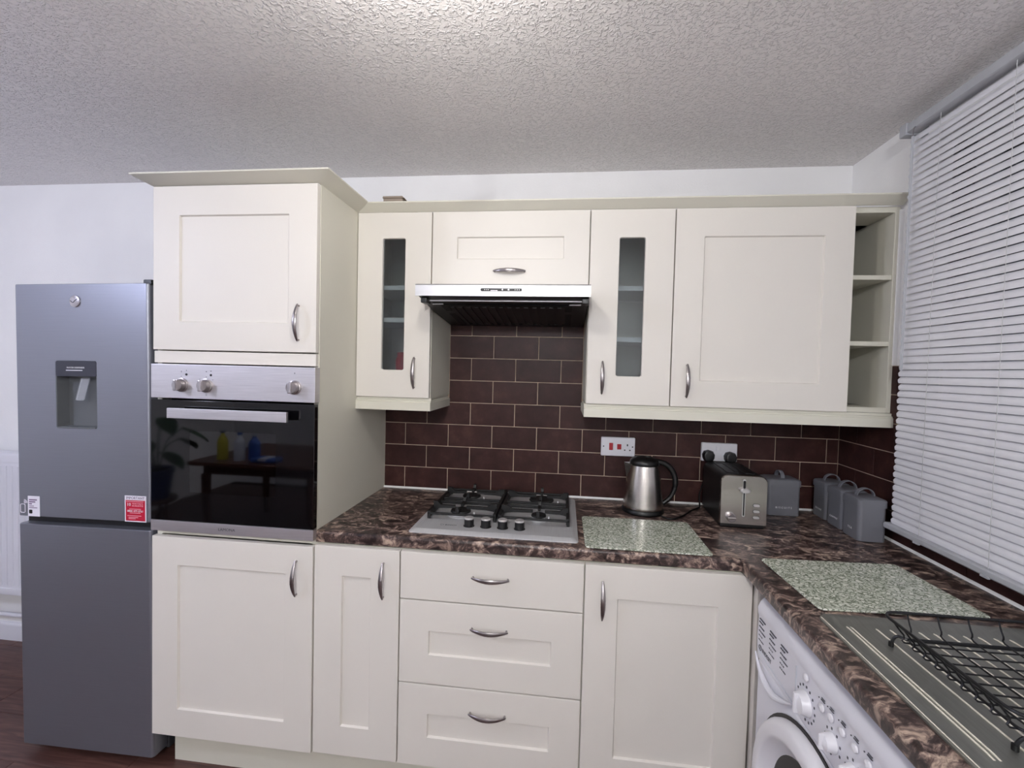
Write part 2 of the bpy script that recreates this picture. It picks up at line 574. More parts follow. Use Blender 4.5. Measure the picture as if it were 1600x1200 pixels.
mk('grout', bm, 'grout', wall_right)
tile_side = finish(box(B(), -0.0105, -0.002, -(TW - J) / 2, (TW - J) / 2, -(TH - J) / 2, (TH - J) / 2, 0.0012, 1), 'tile')
tile_side.materials.append(M['tile'])
def tile_row_right(row, first, yend):
    z0 = ZW + row * TH
    ys = [-0.0105]
    y = first
    while y > yend + 0.02:
        ys.append(y)
        y -= TW
    ys.append(yend)
    for a, b in zip(ys[:-1], ys[1:]):
        if abs((a - b) - TW) < 1e-4:
            put('tile', tile_side, wall_right, (XR, (a + b) / 2, z0 + TH / 2))
        elif a - b > 0.012:
            mk('tile', box(B(), XR - .0105, XR - .002, b + J / 2, a - J / 2, z0 + J / 2, z0 + TH - J / 2, 0.0012, 1), 'tile', wall_right)
for r in range(6):
    tile_row_right(r, -0.229 if r % 2 == 0 else -0.127, -2.19 if r == 0 else -0.5)
# white sealant beads along the worktop
struct(mk('trim_1', prism_x(B(), [(-0.0105, ZW + .007), (-0.0105, ZW - .001), (-0.018, ZW - .001), (-0.0155, ZW + .004)], 0.6, 2.562), 'sealant'))
struct(mk('trim_2', prism_y(B(), [(XR - 0.0105, ZW + .007), (XR - 0.0105, ZW - .001), (XR - 0.018, ZW - .001), (XR - 0.0155, ZW + .004)], -2.19, -0.0105), 'sealant'))
struct(mk('trim_3', box(B(), 2.558, XR, -0.306, -0.298, ZW + 6 * TH, 2.06, .002), 'sealant'))
bb = struct(mk('baseboard_back', prism_x(B(), [(0, 0), (-.018, 0), (-.018, .075), (-.010, .088), (0, .09)], XL, -0.7), 'enamel'))

# ------------------------------------------------------------------ doors and handles
def outline_loop(x0, x1, z0, z1, r, y):
    return [(x, y, z) for x, z in rrect(x0, x1, z0, z1, r)]

def door_bm(x0, x1, z0, z1, yf, th=0.019, rec=None, hole=None, depth=0.0072):
    """slab door facing -y with rounded edges and a recessed shaker panel, a glazed hole or neither"""
    bm = B()
    yb = yf + th
    b = 0.0025
    L = [outline_loop(x0, x1, z0, z1, 0.001, yb), outline_loop(x0, x1, z0, z1, 0.001, yf + b),
         outline_loop(x0 + b * .3, x1 - b * .3, z0 + b * .3, z1 - b * .3, 0.001, yf + b * .3), outline_loop(x0 + b, x1 - b, z0 + b, z1 - b, 0.001, yf)]
    if rec:
        a0, a1, c0, c1 = rec
        e = 0.0036
        L += [outline_loop(a0, a1, c0, c1, 0.003, yf), outline_loop(a0 + .0008, a1 - .0008, c0 + .0008, c1 - .0008, 0.003, yf + .0008), outline_loop(a0 + e, a1 - e, c0 + e, c1 - e, 0.002, yf + depth)]
        loft(bm, L, True, True)
    elif hole:
        a0, a1, c0, c1 = hole
        L += [outline_loop(a0, a1, c0, c1, 0.008, yf), outline_loop(a0 + .002, a1 - .002, c0 + .002, c1 - .002, 0.007, yf + .0025), outline_loop(a0 + .002, a1 - .002, c0 + .002, c1 - .002, 0.007, yb), L[0]]
        loft(bm, L, False, False)
    else:
        loft(bm, L, True, True)
    return bm

def handle_mesh():
    """bowed bar handle 124 mm long, standing off along -y, long axis z"""
    bm = B()
    loops = []
    N = 24
    for i in range(N + 1):
        t = -1 + 2 * i / N
        s = 1 - t * t
        out = 0.0085 + 0.019 * s
        half = 0.0022 + 0.0052 * s ** 0.8
        thick = 0.0018 + 0.0016 * s
        if abs(t) < 0.24 and i % 2 == 0:
            half *= 1.05; thick *= 1.12
        loops.append([(half * math.cos(2 * PI * k / 12), -out + thick * math.sin(2 * PI * k / 12), t * 0.062) for k in range(12)])
    loft(bm, loops)
    for sg in (-1, 1):
        z = sg * 0.0565
        tube(bm, [(0, 0, z), (0, -0.005, z), (0, -0.0115, z)], [0.0036, 0.0030, 0.0030], 10)
    me = finish(bm, 'handle')
    me.materials.append(M['nickel'])
    return me
HANDLE = handle_mesh()
def vhandle(parent, x, y, z):
    return put('handle', HANDLE, parent, (x, y, z))
def hhandle(parent, x, y, z):
    return put('handle', HANDLE, parent, (x, y, z), (0, PI / 2, 0))

YB, YW = -0.6105, -0.3208
G = 0.0018

# ------------------------------------------------------------------ tall oven housing
t = thing('oven_housing_cabinet', (0.3, -0.3, 0), 'tall cream oven housing cabinet between the grey fridge and the worktop', 'cabinet')
YC = YB + 0.0205
bm = B()
box(bm, 0, 0.018, YC, -0.002, 0.14, 2.07, .0008)
box(bm, 0.582, 0.6, YC, -0.002, 0.14, 2.07, .0008)
box(bm, 0.018, 0.582, YC, -0.002, 2.052, 2.07)
box(bm, 0.018, 0.582, YC, -0.002, 1.490, 1.508)
box(bm, 0.018, 0.582, YC, -0.002, 0.862, 0.880)
box(bm, 0.018, 0.582, YC, -0.002, 0.14, 0.158)
box(bm, 0.018, 0.582, -0.02, -0.002, 0.158, 2.052)
mk('body', bm, 'carcass', t)
mk('filler_rail', box(B(), 0.003, 0.597, YB + .004, YC + .002, 1.4655, 1.5065, .002), 'cream', t)
d = mk('door', door_bm(0.0 + G, 0.6 - G, 1.5105, 2.067, YB, rec=(0.100, 0.500, 1.607, 1.969)), 'cream', t)
vhandle(d, 0.537, YB, 1.609)
d = mk('door', door_bm(0.0 + G, 0.6 - G, 0.150, 0.860, YB - .004, rec=(0.100, 0.500, 0.248, 0.763)), 'cream', t)
vhandle(d, 0.541, YB - .004, 0.752)
# cornice of the tall cabinet: sloping moulding mitred round three sides
def cornice_loop(path_in, path_out, z0, z1):
    """strip with sloping face between an inner (low) and an outer (high) plan path"""
    bm = B()
    loops = []
    for (ix, iy), (ox, oy) in zip(path_in, path_out):
        f = lambda s: (ix + (ox - ix) * s, iy + (oy - iy) * s)
        prof = [(f(0.0), z0), (f(0.12), z0 + .001), (f(0.95), z1 - .006), (f(1.0), z1 - .005), (f(1.0), z1), (f(0.75), z1), (f(0.0), z0 + .012)]
        loops.append([(p[0], p[1], z) for p, z in prof])
    return loft(bm, loops)
pin = [(0.003, -0.01), (0.003, YB + .006), (0.597, YB + .006), (0.597, YW + .004)]
pout = [(-0.052, -0.01), (-0.052, -0.648), (0.655, -0.648), (0.655, YW - .034)]
mk('cornice', cornice_loop(pin, pout, 2.069, 2.100), 'carcass', t)

# ------------------------------------------------------------------ base cabinets
def base_body(x0, x1, t, x1b=None):
    bm = B()
    x1 = x1 if x1b is None else x1b
    box(bm, x0, x0 + .018, YC, -0.03, 0.14, 0.868)
    box(bm, x1 - .018, x1, YC, -0.03, 0.14, 0.868)
    box(bm, x0 + .018, x1 - .018, YC, -0.03, 0.14, 0.158)
    box(bm, x0 + .018, x1 - .018, -0.04, -0.03, 0.158, 0.868)
    box(bm, x0 + .018, x1 - .018, YC, YC + .08, 0.850, 0.868)
    mk('body', bm, 'carcass', t)
t = thing('base_cabinet', (0.75, -0.3, 0), 'narrow cream base cabinet beside the oven housing, one tall recessed panel', 'cabinet', 'base cabinets along the back wall')
base_body(0.6, 0.9, t)
d = mk('door', door_bm(0.6 + G, 0.9 - G, 0.152, 0.866, YB, rec=(0.699, 0.801, 0.253, 0.769)), 'cream', t)
vhandle(d, 0.844, YB, 0.765)
t = thing('drawer_cabinet', (1.2, -0.3, 0), 'cream base cabinet of three drawers under the gas hob', 'cabinet', 'base cabinets along the back wall')
base_body(0.9, 1.5, t)
for z0, z1, rec, hz in ((0.7105, 0.866, None, 0.7985), (0.4310, 0.7065, (1.000, 1.402, 0.528, 0.609), 0.630), (0.152, 0.4270, (1.000, 1.402, 0.2495, 0.3305), 0.3505)):
    d = mk('drawer', door_bm(0.9 + G, 1.5 - G, z0, z1, YB, rec=rec), 'cream', t)
    hhandle(d, 1.2015, YB, hz)
t = thing('base_cabinet', (1.75, -0.3, 0), 'wide cream base cabinet in the corner next to the washing machine', 'cabinet', 'base cabinets along the back wall')
base_body(1.5, 2.0, t, 2.04)
d = mk('door', door_bm(1.5 + G, 2.004 - G, 0.152, 0.866, YB, rec=(1.603, 1.905, 0.253, 0.764)), 'cream', t)
vhandle(d, 1.557, YB, 0.7575)
mk('corner_filler', box(B(), 2.008, 2.052, YB - .022, YC, 0.145, 0.868, .002), 'cream', t)
pl = mk('plinth', box(B(), 0.028, 2.05, -0.545, -0.527, 0.0, 0.139, .001), 'carcass', base=True)
label(pl, 'cream kickboard running along the floor under the base cabinets', 'plinth')

# sink base beyond the washing machine, below the drainer
t = thing('sink_cabinet', (2.27, -1.75, 0), 'cream base cabinet under the sink beside the washing machine', 'cabinet')
bm = B()
box(bm, 2.0, 2.55, -1.332, -1.314, 0.14, 0.868)
box(bm, 2.0, 2.55, -2.168, -2.15, 0.14, 0.868)
box(bm, 2.0, 2.55, -2.15, -1.332, 0.14, 0.158)
box(bm, 2.0, 2.02, -2.15, -1.332, 0.10, 0.158)
box(bm, 2.05, 2.07, -2.168, -1.314, 0.0, 0.14)
mk('body', bm, 'carcass', t)
for y0, y1, hy in ((-1.740, -1.316, -1.70), (-2.166, -1.742, -1.782)):
    dd = door_bm(y0 + G, y1 - G, 0.152, 0.866, 0, rec=(y0 + .1, y1 - .1, .253, .764))
    for v in dd.verts:
        v.co = Vector((1.979 + v.co.y, v.co.x, v.co.z))
    d = mk('door', dd, 'cream', t)
    put('handle', HANDLE, d, (1.979, hy, 0.76), (0, 0, -PI / 2))

# ------------------------------------------------------------------ worktop
XE = XR - 0.600
def nose(d0, d1, z0, z1, r=0.011):
    """outline (depth, z) of a worktop with rolled front edge at depth d0"""
    s = 1 if d1 > d0 else -1
    pts = [(d1, z0), (d1, z1)]
    for i in range(7):
        a = PI / 2 * i / 6
        pts.append((d0 + s * r * (1 - math.sin(a)), z1 - r * (1 - math.cos(a))))
    for i in range(4):
        a = PI / 2 * i / 3
        pts.append((d0 + s * .006 * (1 - math.cos(a)), z0 + .006 * (1 - math.sin(a))))
    return pts
bm = B()
zt, zb = ZW, 0.8715
prism_x(bm, nose(-0.600, -0.001, zb, zt), 0.6005, XE)
prism_z(bm, [(XE, -0.001), (XE, -0.6), (XR - .001, -0.6), (XR - .001, -0.001)], zb, zt)
prism_y(bm, nose(XE, 2.062, zb, zt), -0.6, -2.19)
box(bm, 2.062, 2.45, -1.445, -0.6, zb, zt)
box(bm, 2.062, 2.45, -2.19, -1.895, zb, zt)
box(bm, 2.45, XR - .001, -2.19, -0.6, zb, zt)
wt = mk('worktop', bm, 'worktop', weld=False, wnorm=False, ang=0.9)
label(wt, 'dark brown marbled laminate worktop turning the corner from hob to sink', 'worktop')

# ------------------------------------------------------------------ wall cabinets
ZW0, ZW1 = 1.3515, 2.0681
def wall_body(x0, x1, t, z0=ZW0, shelves=(), mat='carcass', yf=YW + .020):
    bm = B()
    box(bm, x0 + .0004, x0 + .018, yf, -0.001, z0, 2.07)
    box(bm, x1 - .018, x1 - .0004, yf, -0.001, z0, 2.07)
    box(bm, x0 + .018, x1 - .018, yf, -0.001, 2.052, 2.07)
    box(bm, x0 + .018, x1 - .018, yf, -0.001, z0, z0 + .018)
    box(bm, x0 + .018, x1 - .018, -0.022, -0.012, z0 + .018, 2.052)
    mk('body', bm, mat, t)
    for z in shelves:
        mk('shelf', box(B(), x0 + .019, x1 - .019, yf + .008, -0.023, z - .009, z + .009, .001), 'inside', t)
def pelmet(bm, x0, x1, yo, yi, z0=1.3015, z1=1.3505):
    prism_x(bm, [(yo + .010, z1), (yo + .010, z1 - .009), (yo + .004, z1 - .011), (yo + .004, z1 - .015), (yo, z1 - .017), (yo, z0), (yi, z0), (yi, z1)], x0, x1)
t = thing('glazed_wall_cabinet', (0.75, -0.16, ZW0), 'cream wall cabinet with narrow grey glass pane, between oven housing and extractor', 'cabinet', 'glazed wall cabinets')
wall_body(0.6005, 0.9, t, shelves=(1.783, 1.656))
d = mk('door', door_bm(0.6 + G, 0.9 - G, ZW0, ZW1, YW, hole=(0.702, 0.796, 1.457, 1.970)), 'cream', t)
mk('glass_pane', box(B(), 0.697, 0.801, YW + .010, YW + .014, 1.452, 1.975), 'frosted', d)
vhandle(d, 0.839, YW, 1.449)
bm = B()
pelmet(bm, 0.6005, 0.9045, YW + .002, YW + .022)
prism_y(bm, [(0.8945, 1.3505), (0.8945, 1.3415), (0.9005, 1.3395), (0.9005, 1.3355), (0.9045, 1.3335), (0.9045, 1.3015), (0.8845, 1.3015), (0.8845, 1.3505)], -0.0115, YW + .022)
mk('light_rail', bm, 'carcass', t)
t = thing('extractor_cabinet', (1.2, -0.16, 1.76), 'cream wall cabinet with lift-up flap directly above the extractor hood', 'cabinet')
wall_body(0.9, 1.5, t, z0=1.762)
d = mk('door', door_bm(0.9 + G, 1.5 - G, 1.764, ZW1, YW, rec=(0.998, 1.405, 1.888, 1.972)), 'cream', t)
hhandle(d, 1.202, YW, 1.842)
t = thing('glazed_wall_cabinet', (1.65, -0.16, ZW0), 'cream wall cabinet with narrow grey glass pane, right of the extractor hood', 'cabinet', 'glazed wall cabinets')
wall_body(1.5, 1.805, t, shelves=(1.785, 1.594))
d = mk('door', door_bm(1.5 + G, 1.805 - G, ZW0, ZW1, YW, hole=(1.606, 1.702, 1.455, 1.967)), 'cream', t)
mk('glass_pane', box(B(), 1.601, 1.707, YW + .010, YW + .014, 1.450, 1.972), 'frosted', d)
vhandle(d, 1.558, YW, 1.450)
t = thing('wall_cabinet', (2.1, -0.16, ZW0), 'large cream wall cabinet with square recessed panel above the toaster', 'cabinet')
wall_body(1.805, 2.4, t)
d = mk('door', door_bm(1.805 + G, 2.4085, ZW0, ZW1, YW, rec=(1.906, 2.313, 1.446, 1.968)), 'cream', t)
vhandle(d, 1.861, YW, 1.446)
t = thing('open_shelf_unit', (2.48, -0.16, ZW0), 'open cream shelf unit with three empty bays beside the window blind', 'shelf unit')
bm = B()
box(bm, 2.4005, 2.416, YW + .020, -0.012, ZW0, 2.07)
box(bm, 2.546, 2.562, YW + .020, -0.012, ZW0, 2.07, .001)
box(bm, 2.416, 2.546, YW + .020, -0.012, 2.050, 2.07)
box(bm, 2.416, 2.546, YW + .020, -0.012, ZW0, ZW0 + .018)
box(bm, 2.416, 2.546, -0.020, -0.012, ZW0 + .018, 2.05)
mk('body', bm, 'carcass', t)
for z in (1.826, 1.594):
    mk('shelf', box(B(), 2.4165, 2.5455, YW + .022, -0.0205, z - .008, z + .008, .001), 'carcass', t)
# cornice over all wall cabinets and light rail under the right-hand ones
cw = mk('cornice', cornice_loop([(0.5975, YW + .004), (XR - .012, YW + .004)], [(0.6555, YW - .034), (XR - .012, YW - .034)], 2.069, 2.0985), 'carcass', base=True)
label(cw, 'cream sloping cornice running along the top of the wall cabinets', 'cornice')
bm = B()
pelmet(bm, 1.4955, 2.5605, YW + .002, YW + .022)
prism_y(bm, [(1.5055, 1.3505), (1.5055, 1.3415), (1.4995, 1.3395), (1.4995, 1.3355), (1.4955, 1.3335), (1.4955, 1.3015), (1.5155, 1.3015), (1.5155, 1.3505)], -0.0115, YW + .022)
lr = mk('light_rail', bm, 'carcass', base=True)
label(lr, 'cream light rail along the underside of the right-hand wall cabinets', 'trim')
bx = B()
box(bx, 0.690, 0.768, -0.29, -0.12, 2.0705, 2.134, .001)
prism_y(bx, [(0.688, 2.134), (0.776, 2.134), (0.768, 2.141), (0.690, 2.141)], -0.295, -0.115)
label(mk('small_box', bx, 'card', base=True), 'small beige box lying on top of the wall cabinets', 'box')
# a red item behind the left glass pane
bm = lathe(B(), [(.001, 1.3705), (.038, 1.3705), (.042, 1.376), (.042, 1.500), (.036, 1.515), (.036, 1.530), (.001, 1.532)], (0.775, -0.235, 0), 24)
label(mk('red_jar', bm, 'red', base=True), 'red jar seen blurred behind the left glass cabinet door', 'jar')

# ------------------------------------------------------------------ extractor hood
t = thing('extractor_hood', (1.2, -0.25, 1.66), 'slim stainless steel extractor hood with dark underside above the hob', 'extractor hood')
bm = B()
prism_x(bm, [(-0.502, 1.7195), (-0.502, 1.7560), (-0.498, 1.7605), (-0.330, 1.7612), (-0.330, 1.7545), (-0.492, 1.7530), (-0.492, 1.7195)], 0.898, 1.4985)
mk('visor', bm, 'hoodsteel', t)
bm = B()
prism_x(bm, [(-0.4915, 1.7200), (-0.4915, 1.7525), (-0.022, 1.7600), (-0.022, 1.664), (-0.30, 1.690), (-0.44, 1.712)], 0.9065, 1.4935)
mk('body', bm, 'dark', t)
# grease filter: sloping frame with separate slats
def slope_z(y):
    return 1.690 + (y + 0.30) * (1.664 - 1.690) / (-0.022 + 0.30) if y > -0.30 else 1.712 + (y + 0.44) * (1.690 - 1.712) / 0.14
fr = B()
for x0, x1, y0, y1 in ((0.96, 0.985, -0.40, -0.06), (1.415, 1.44, -0.40, -0.06), (0.985, 1.415, -0.40, -0.38), (0.985, 1.415, -0.08, -0.06)):
    loft(fr, [[(x, y, slope_z(y) - dz) for x, y in ((x0, y0), (x1, y0), (x1, y1), (x0, y1))] for dz in (-.002, .004)])
ff = mk('filter_frame', fr, 'darkfilter', t)
for i in range(14):
    x0 = 0.992 + i * 0.0305
    s = B()
    loft(s, [[(x, y, slope_z(y) - dz) for x, y in ((x0, -0.378), (x0 + .014, -0.378), (x0 + .014, -0.082), (x0, -0.082))] for dz in (-.002, .006)])
    mk('filter_slat', s, 'dark', ff)
mk('trim_bar', box(B(), 0.915, 1.485, -0.450, -0.444, 1.7085, 1.7135, .001), 'hobsteel', t)
for x in (0.912, 1.472):
    mk('catch', box(B(), x, x + .022, -0.485, -0.435, 1.698, 1.716, .003), 'black', t)
for x0, x1 in ((0.935, 0.975), (1.43, 1.47)):
    mk('clip', tube(B(), [(x0, -.415, 1.7035), (x1, -.415, 1.7035)], .0025), 'hobsteel', t)
cp = B()
pts = rrect(1.1275, 1.2695, 1.7355, 1.7455, 0.0045)
pts = [(x, z + (0.0016 * (1 - ((x - 1.1985) / .071) ** 2)) * (1 if z > 1.7405 else -1)) for x, z in pts]
loft(cp, [[(x, -0.5015, z) for x, z in pts], [(x, -0.5045, z) for x, z in pts]])
cp = mk('control_panel', cp, 'black', t)
for x in (1.203, 1.224):
    mk('button', lathe(B(), [(.0001, -.0046), (.0026, -.0046), (.0026, -.0056), (.0001, -.0056)], (x, -.5, 1.7405), 12, 'y'), 'chrome', cp)
mk('slider', box(B(), 1.162, 1.186, -0.506, -0.5043, 1.7362, 1.7388, .0004), 'chrome', cp)
for x in (1.141, 1.147, 1.153, 1.245, 1.252, 1.259):
    mk('mark', box(B(), x, x + .002, -0.5049, -0.5043, 1.739, 1.742), 'hobsteel', cp)

# ------------------------------------------------------------------ built-in oven
t = thing('built_in_oven', (0.3, -0.3, 0.882), 'built-in stainless steel oven with black glass door in the tall cabinet', 'oven')
YO = -0.6205
bm = B()
box(bm, 0.03, 0.57, -0.565, -0.03, 0.8815, 0.90)
box(bm, 0.03, 0.57, -0.565, -0.03, 1.425, 1.445)
box(bm, 0.03, 0.05, -0.565, -0.03, 0.90, 1.425)
box(bm, 0.55, 0.57, -0.565, -0.03, 0.90, 1.425)
box(bm, 0.05, 0.55, -0.05, -0.03, 0.90, 1.425)
mk('cavity', bm, 'darkfilter', t)
cpn = mk('control_panel', box(B(), 0.0035, 0.603, YO, -0.59, 1.3445, 1.4615, .002), 'steel', t)
def knob(x, z, rot):
    k = lathe(B(), [(.001, YO), (.0235, YO), (.0235, YO - .006), (.0205, YO - .007), (.0195, YO - .020), (.018, YO - .022), (.001, YO - .022)], (x, 0, z), 32, 'y')
    kb = mk('knob', k, 'nickel', cpn)
    g = box(B(), -0.0055, 0.0055, YO - .034, YO - .021, -0.0185, 0.0185, .0025)
    bmesh.ops.rotate(g, verts=g.verts, matrix=Matrix.Rotation(rot, 3, 'Y'))
    bmesh.ops.translate(g, verts=g.verts, vec=(x, 0, z))
    mk('grip', g, 'chrome', kb)
knob(0.121, 1.391, 0.0); knob(0.212, 1.391, 0.0); knob(0.531, 1.394, 0.03)
for x in (0.138, 0.229):
    mk('indicator_light', lathe(B(), [(.0001, YO + .001), (.004, YO + .001), (.004, YO - .001), (.0001, YO - .001)], (x, 0, 1.427), 16, 'y'), 'black', cpn)
for x, z, w_, h_ in ((0.119, 1.4365, .0016, .006), (0.119, 1.4205, .003, .002), (0.138, 1.4405, .002, .004), (0.212, 1.4205, .003, .002), (0.229, 1.4405, .004, .003), (0.212, 1.4385, .004, .003), (0.212, 1.362, .006, .0015), (0.212, 1.3575, .005, .0015), (0.531, 1.441, .003, .004), (0.188, 1.412, .003, .002), (0.236, 1.411, .003, .002)):
    mk('mark', box(B(), x - w_ / 2, x + w_ / 2, YO - .0004, YO + .0005, z - h_ / 2, z + h_ / 2), 'ink', cpn)
dr = B()
gl = (0.004, 0.6025, 0.921, 1.3385)
# black printed border with clear window in the middle
loft(dr, [[(x, y, z) for x, z in rrect(*q, r_)] for y, q, r_ in (
    (-0.600, gl, .002), (YO + .0008, gl, .002), (YO, (gl[0] + .001, gl[1] - .001, gl[2] + .001, gl[3] - .001), .002),
    (YO, (0.150, 0.466, 1.022, 1.236), .003), (-0.600, (0.150, 0.466, 1.022, 1.236), .003), (-0.600, gl, .002))], False, False)
d = mk('door', dr, 'blackgloss', t)
mk('glass_pane', box(B(), 0.1502, 0.4658, YO + .0002, YO + .004, 1.0222, 1.2358), 'ovenglass', d)
mk('inner_glass', box(B(), 0.12, 0.50, -0.585, -0.581, 0.99, 1.27), 'ovenglass', d)
mk('bottom_strip', box(B(), 0.004, 0.6025, YO - .001, -0.60, 0.8825, 0.9195, .0015), 'steel', d)
hb = box(B(), 0.103, 0.529, YO - .042, YO - .030, 1.281, 1.3145, .0015)
h = mk('handle', hb, 'steel', d)
for x in (0.150, 0.478):
    mk('handle_post', box(B(), x, x + .016, YO - .031, YO, 1.289, 1.307, .001), 'black', h)
lettering('LAMONA', 0.0135, 'ink', d, (0.290, YO - .0012, 0.9005), sx=1.1)
rk = B()
for y in (-.54, -.10):
    tube(rk, [(0.052, y, 1.062), (0.548, y, 1.062)], .003)
for i in range(13):
    x = 0.07 + i * 0.0383
    tube(rk, [(x, -.54, 1.064), (x, -.10, 1.064)], .0016, 6)
mk('wire_rack', rk, 'chrome', t)

# ------------------------------------------------------------------ gas hob
t = thing('gas_hob', (1.195, -0.31, ZW), 'four-burner stainless steel gas hob with black iron grates on the worktop', 'hob')
HX0, HX1, HY0, HY1 = 0.907, 1.480, -0.560, -0.055
bm = B()
L = []
for ins, z in ((0, ZW + .0002), (0, ZW + .003), (.002, ZW + .0045), (.016, ZW + .011), (.020, ZW + .0115)):
    L.append([(x, y, z) for x, y in rrect(HX0 + ins, HX1 - ins, HY0 + ins, HY1 - ins, .012)])
q = (HX0 + .030, HX1 - .030, HY0 + .118, HY1 - .028)
for ins, z in ((0, ZW + .0115), (.006, ZW + .0085), (.010, ZW + .0080)):
    L.append([(x, y, z) for x, y in rrect(q[0] + ins, q[1] - ins, q[2] + ins, q[3] - ins, .012)])
loft(bm, L)
mk('steel_top', bm, 'hobsteel', t)
def burner(x, y, r):
    b = mk('burner', lathe(B(), [(.001, ZW + .0078), (r * 1.25, ZW + .0078), (r * 1.25, ZW + .010), (r * 0.98, ZW + .012), (r * 0.95, ZW + .021), (r * 1.02, ZW + .022), (.001, ZW + .0225)], (x, y, 0), 36), 'hobsteel', t)
    mk('cap', lathe(B(), [(.001, ZW + .0222), (r * 1.04, ZW + .0222), (r * 1.06, ZW + .0245), (r * 1.0, ZW + .0295), (r * .9, ZW + .0305), (.001, ZW + .0305)], (x, y, 0), 36), 'iron', b)
    mk('igniter', lathe(B(), [(.0001, ZW + .008), (.0025, ZW + .008), (.0025, ZW + .021), (.0001, ZW + .022)], (x + r * 1.4, y + .004, 0), 8), 'white', b)
BUR = ((1.047, -0.372, .036), (1.047, -0.165, .036), (1.340, -0.372, .026), (1.340, -0.165, .048))
for a in BUR:
    burner(*a)
for gx0, gx1, cx in ((0.938, 1.1905, 1.047), (1.1965, 1.452, 1.340)):
    gb = B()
    zt_ = ZW + .0385
    zb_ = ZW + .0265
    gy0, gy1 = -0.442, -0.092
    box(gb, gx0, gx0 + .012, gy0, gy1, zb_ - .010, zt_ + .002, .002)
    box(gb, gx1 - .012, gx1, gy0, gy1, zb_ - .010, zt_ + .002, .002)
    box(gb, gx0, gx1, gy0, gy0 + .009, zb_, zt_ - .004, .002)
    box(gb, gx0, gx1, gy1 - .009, gy1, zb_, zt_ - .004, .002)
    for yy in (-0.245, -0.292):
        box(gb, gx0, gx1, yy - .005, yy + .005, zb_ - .001, zt_ - .002, .002)
    for x in (gx0 + .005, gx1 - .005):
        for y in (gy0 + .006, gy1 - .006):
            box(gb, x - .005, x + .005, y - .005, y + .005, ZW + .0082, zb_, .0015)
    gr = mk('pan_support', gb, 'iron', t)
    def finger(p0, p1):
        fb = B()
        d_ = Vector((p1[0] - p0[0], p1[1] - p0[1], 0))
        n_ = Vector((-d_.y, d_.x, 0)).normalized() * .0052
        pr_ = []
        for s_, lo, hi in ((0, zb_, zt_ + .020), (.20, zb_ + .004, zt_ + .018), (.34, zb_ + .006, zt_ + .006), (1.0, zb_ + .008, zt_ + .006)):
            c_ = Vector((p0[0], p0[1], 0)) + d_ * s_
            pr_.append([(c_.x - n_.x, c_.y - n_.y, lo), (c_.x + n_.x, c_.y + n_.y, lo), (c_.x + n_.x, c_.y + n_.y, hi), (c_.x - n_.x, c_.y - n_.y, hi)])
        loft(fb, pr_)
        mk('finger', fb, 'iron', gr)
    for cy, ya, yb_ in ((-0.372, gy0 + .004, -0.292), (-0.165, -0.245, gy1 - .004)):
        finger((gx0 + .005, cy), (cx - .022, cy))
        finger((gx1 - .005, cy), (cx + .022, cy))
        finger((cx, ya), (cx, cy - .020))
        finger((cx, yb_), (cx, cy + .020))
for x in (1.1035, 1.1625, 1.2215, 1.2805):
    k = mk('knob', lathe(B(), [(.001, ZW + .0113), (.0195, ZW + .0113), (.0195, ZW + .013), (.0165, ZW + .0135), (.0165, ZW + .036), (.015, ZW + .0375), (.001, ZW + .0375)], (x, -0.492, 0), 32), 'black', t)
    mk('knob_cap', lathe(B(), [(.001, ZW + .037), (.0168, ZW + .037), (.0168, ZW + .0405), (.015, ZW + .0425), (.001, ZW + .0425)], (x, -0.492, 0), 32), 'satin', k)
lettering('BOSCH', 0.0125, 'ink', t, (1.040, -0.497, ZW + .0118), 'up')
lg = B()
tube(lg, [(1.009 + .0055 * math.cos(a * PI / 8), -0.497 + .0055 * math.sin(a * PI / 8), ZW + .0118) for a in range(16)], .0006, 5, True)
mk('logo_ring', lg, 'ink', t)

# ------------------------------------------------------------------ kettle
KX, KY = 1.750, -0.157
t = thing('kettle', (KX, KY, ZW), 'brushed steel electric kettle with black handle and lid on its base', 'kettle')
mk('power_base', lathe(B(), [(.001, ZW + .0003), (.080, ZW + .0003), (.083, ZW + .004), (.083, ZW + .012), (.079, ZW + .018), (.001, ZW + .018)], (KX, KY, 0), 48), 'black', t)
bd = B()
prof = [(.001, ZW + .0182), (.0765, ZW + .0182), (.0785, ZW + .022), (.0780, ZW + .030), (.0755, ZW + .060), (.0715, ZW + .100), (.0665, ZW + .140), (.0615, ZW + .172), (.0585, ZW + .190), (.0545, ZW + .192), (.001, ZW + .192)]
lathe(bd, prof, (KX, KY, 0), 48)
mk('body', bd, 'kettlesteel', t)
# spout: a V-shaped channel growing out of the left side
sp = B()
loft(sp, [[(KX - .0690, KY, ZW + .137), (KX - .0655, KY - .006, ZW + .137), (KX - .055, KY, ZW + .137), (KX - .0655, KY + .006, ZW + .137)],
          [(KX - .0745, KY, ZW + .170), (KX - .0585, KY - .020, ZW + .170), (KX - .045, KY, ZW + .170), (KX - .0585, KY + .020, ZW + .170)],
          [(KX - .0795, KY, ZW + .197), (KX - .0500, KY - .028, ZW + .193), (KX - .035, KY, ZW + .191), (KX - .0500, KY + .028, ZW + .193)]])
mk('spout', sp, 'kettlesteel', t)
lid = lathe(B(), [(.001, ZW + .1918), (.0560, ZW + .1918), (.0570, ZW + .199), (.0545, ZW + .208), (.046, ZW + .216), (.030, ZW + .2215), (.001, ZW + .223)], (KX, KY, 0), 40)
lid = mk('lid', lid, 'black', t)
mk('lid_button', box(B(), KX + .006, KX + .022, KY - .008, KY + .008, ZW + .218, ZW + .2255, .003), 'black', lid)
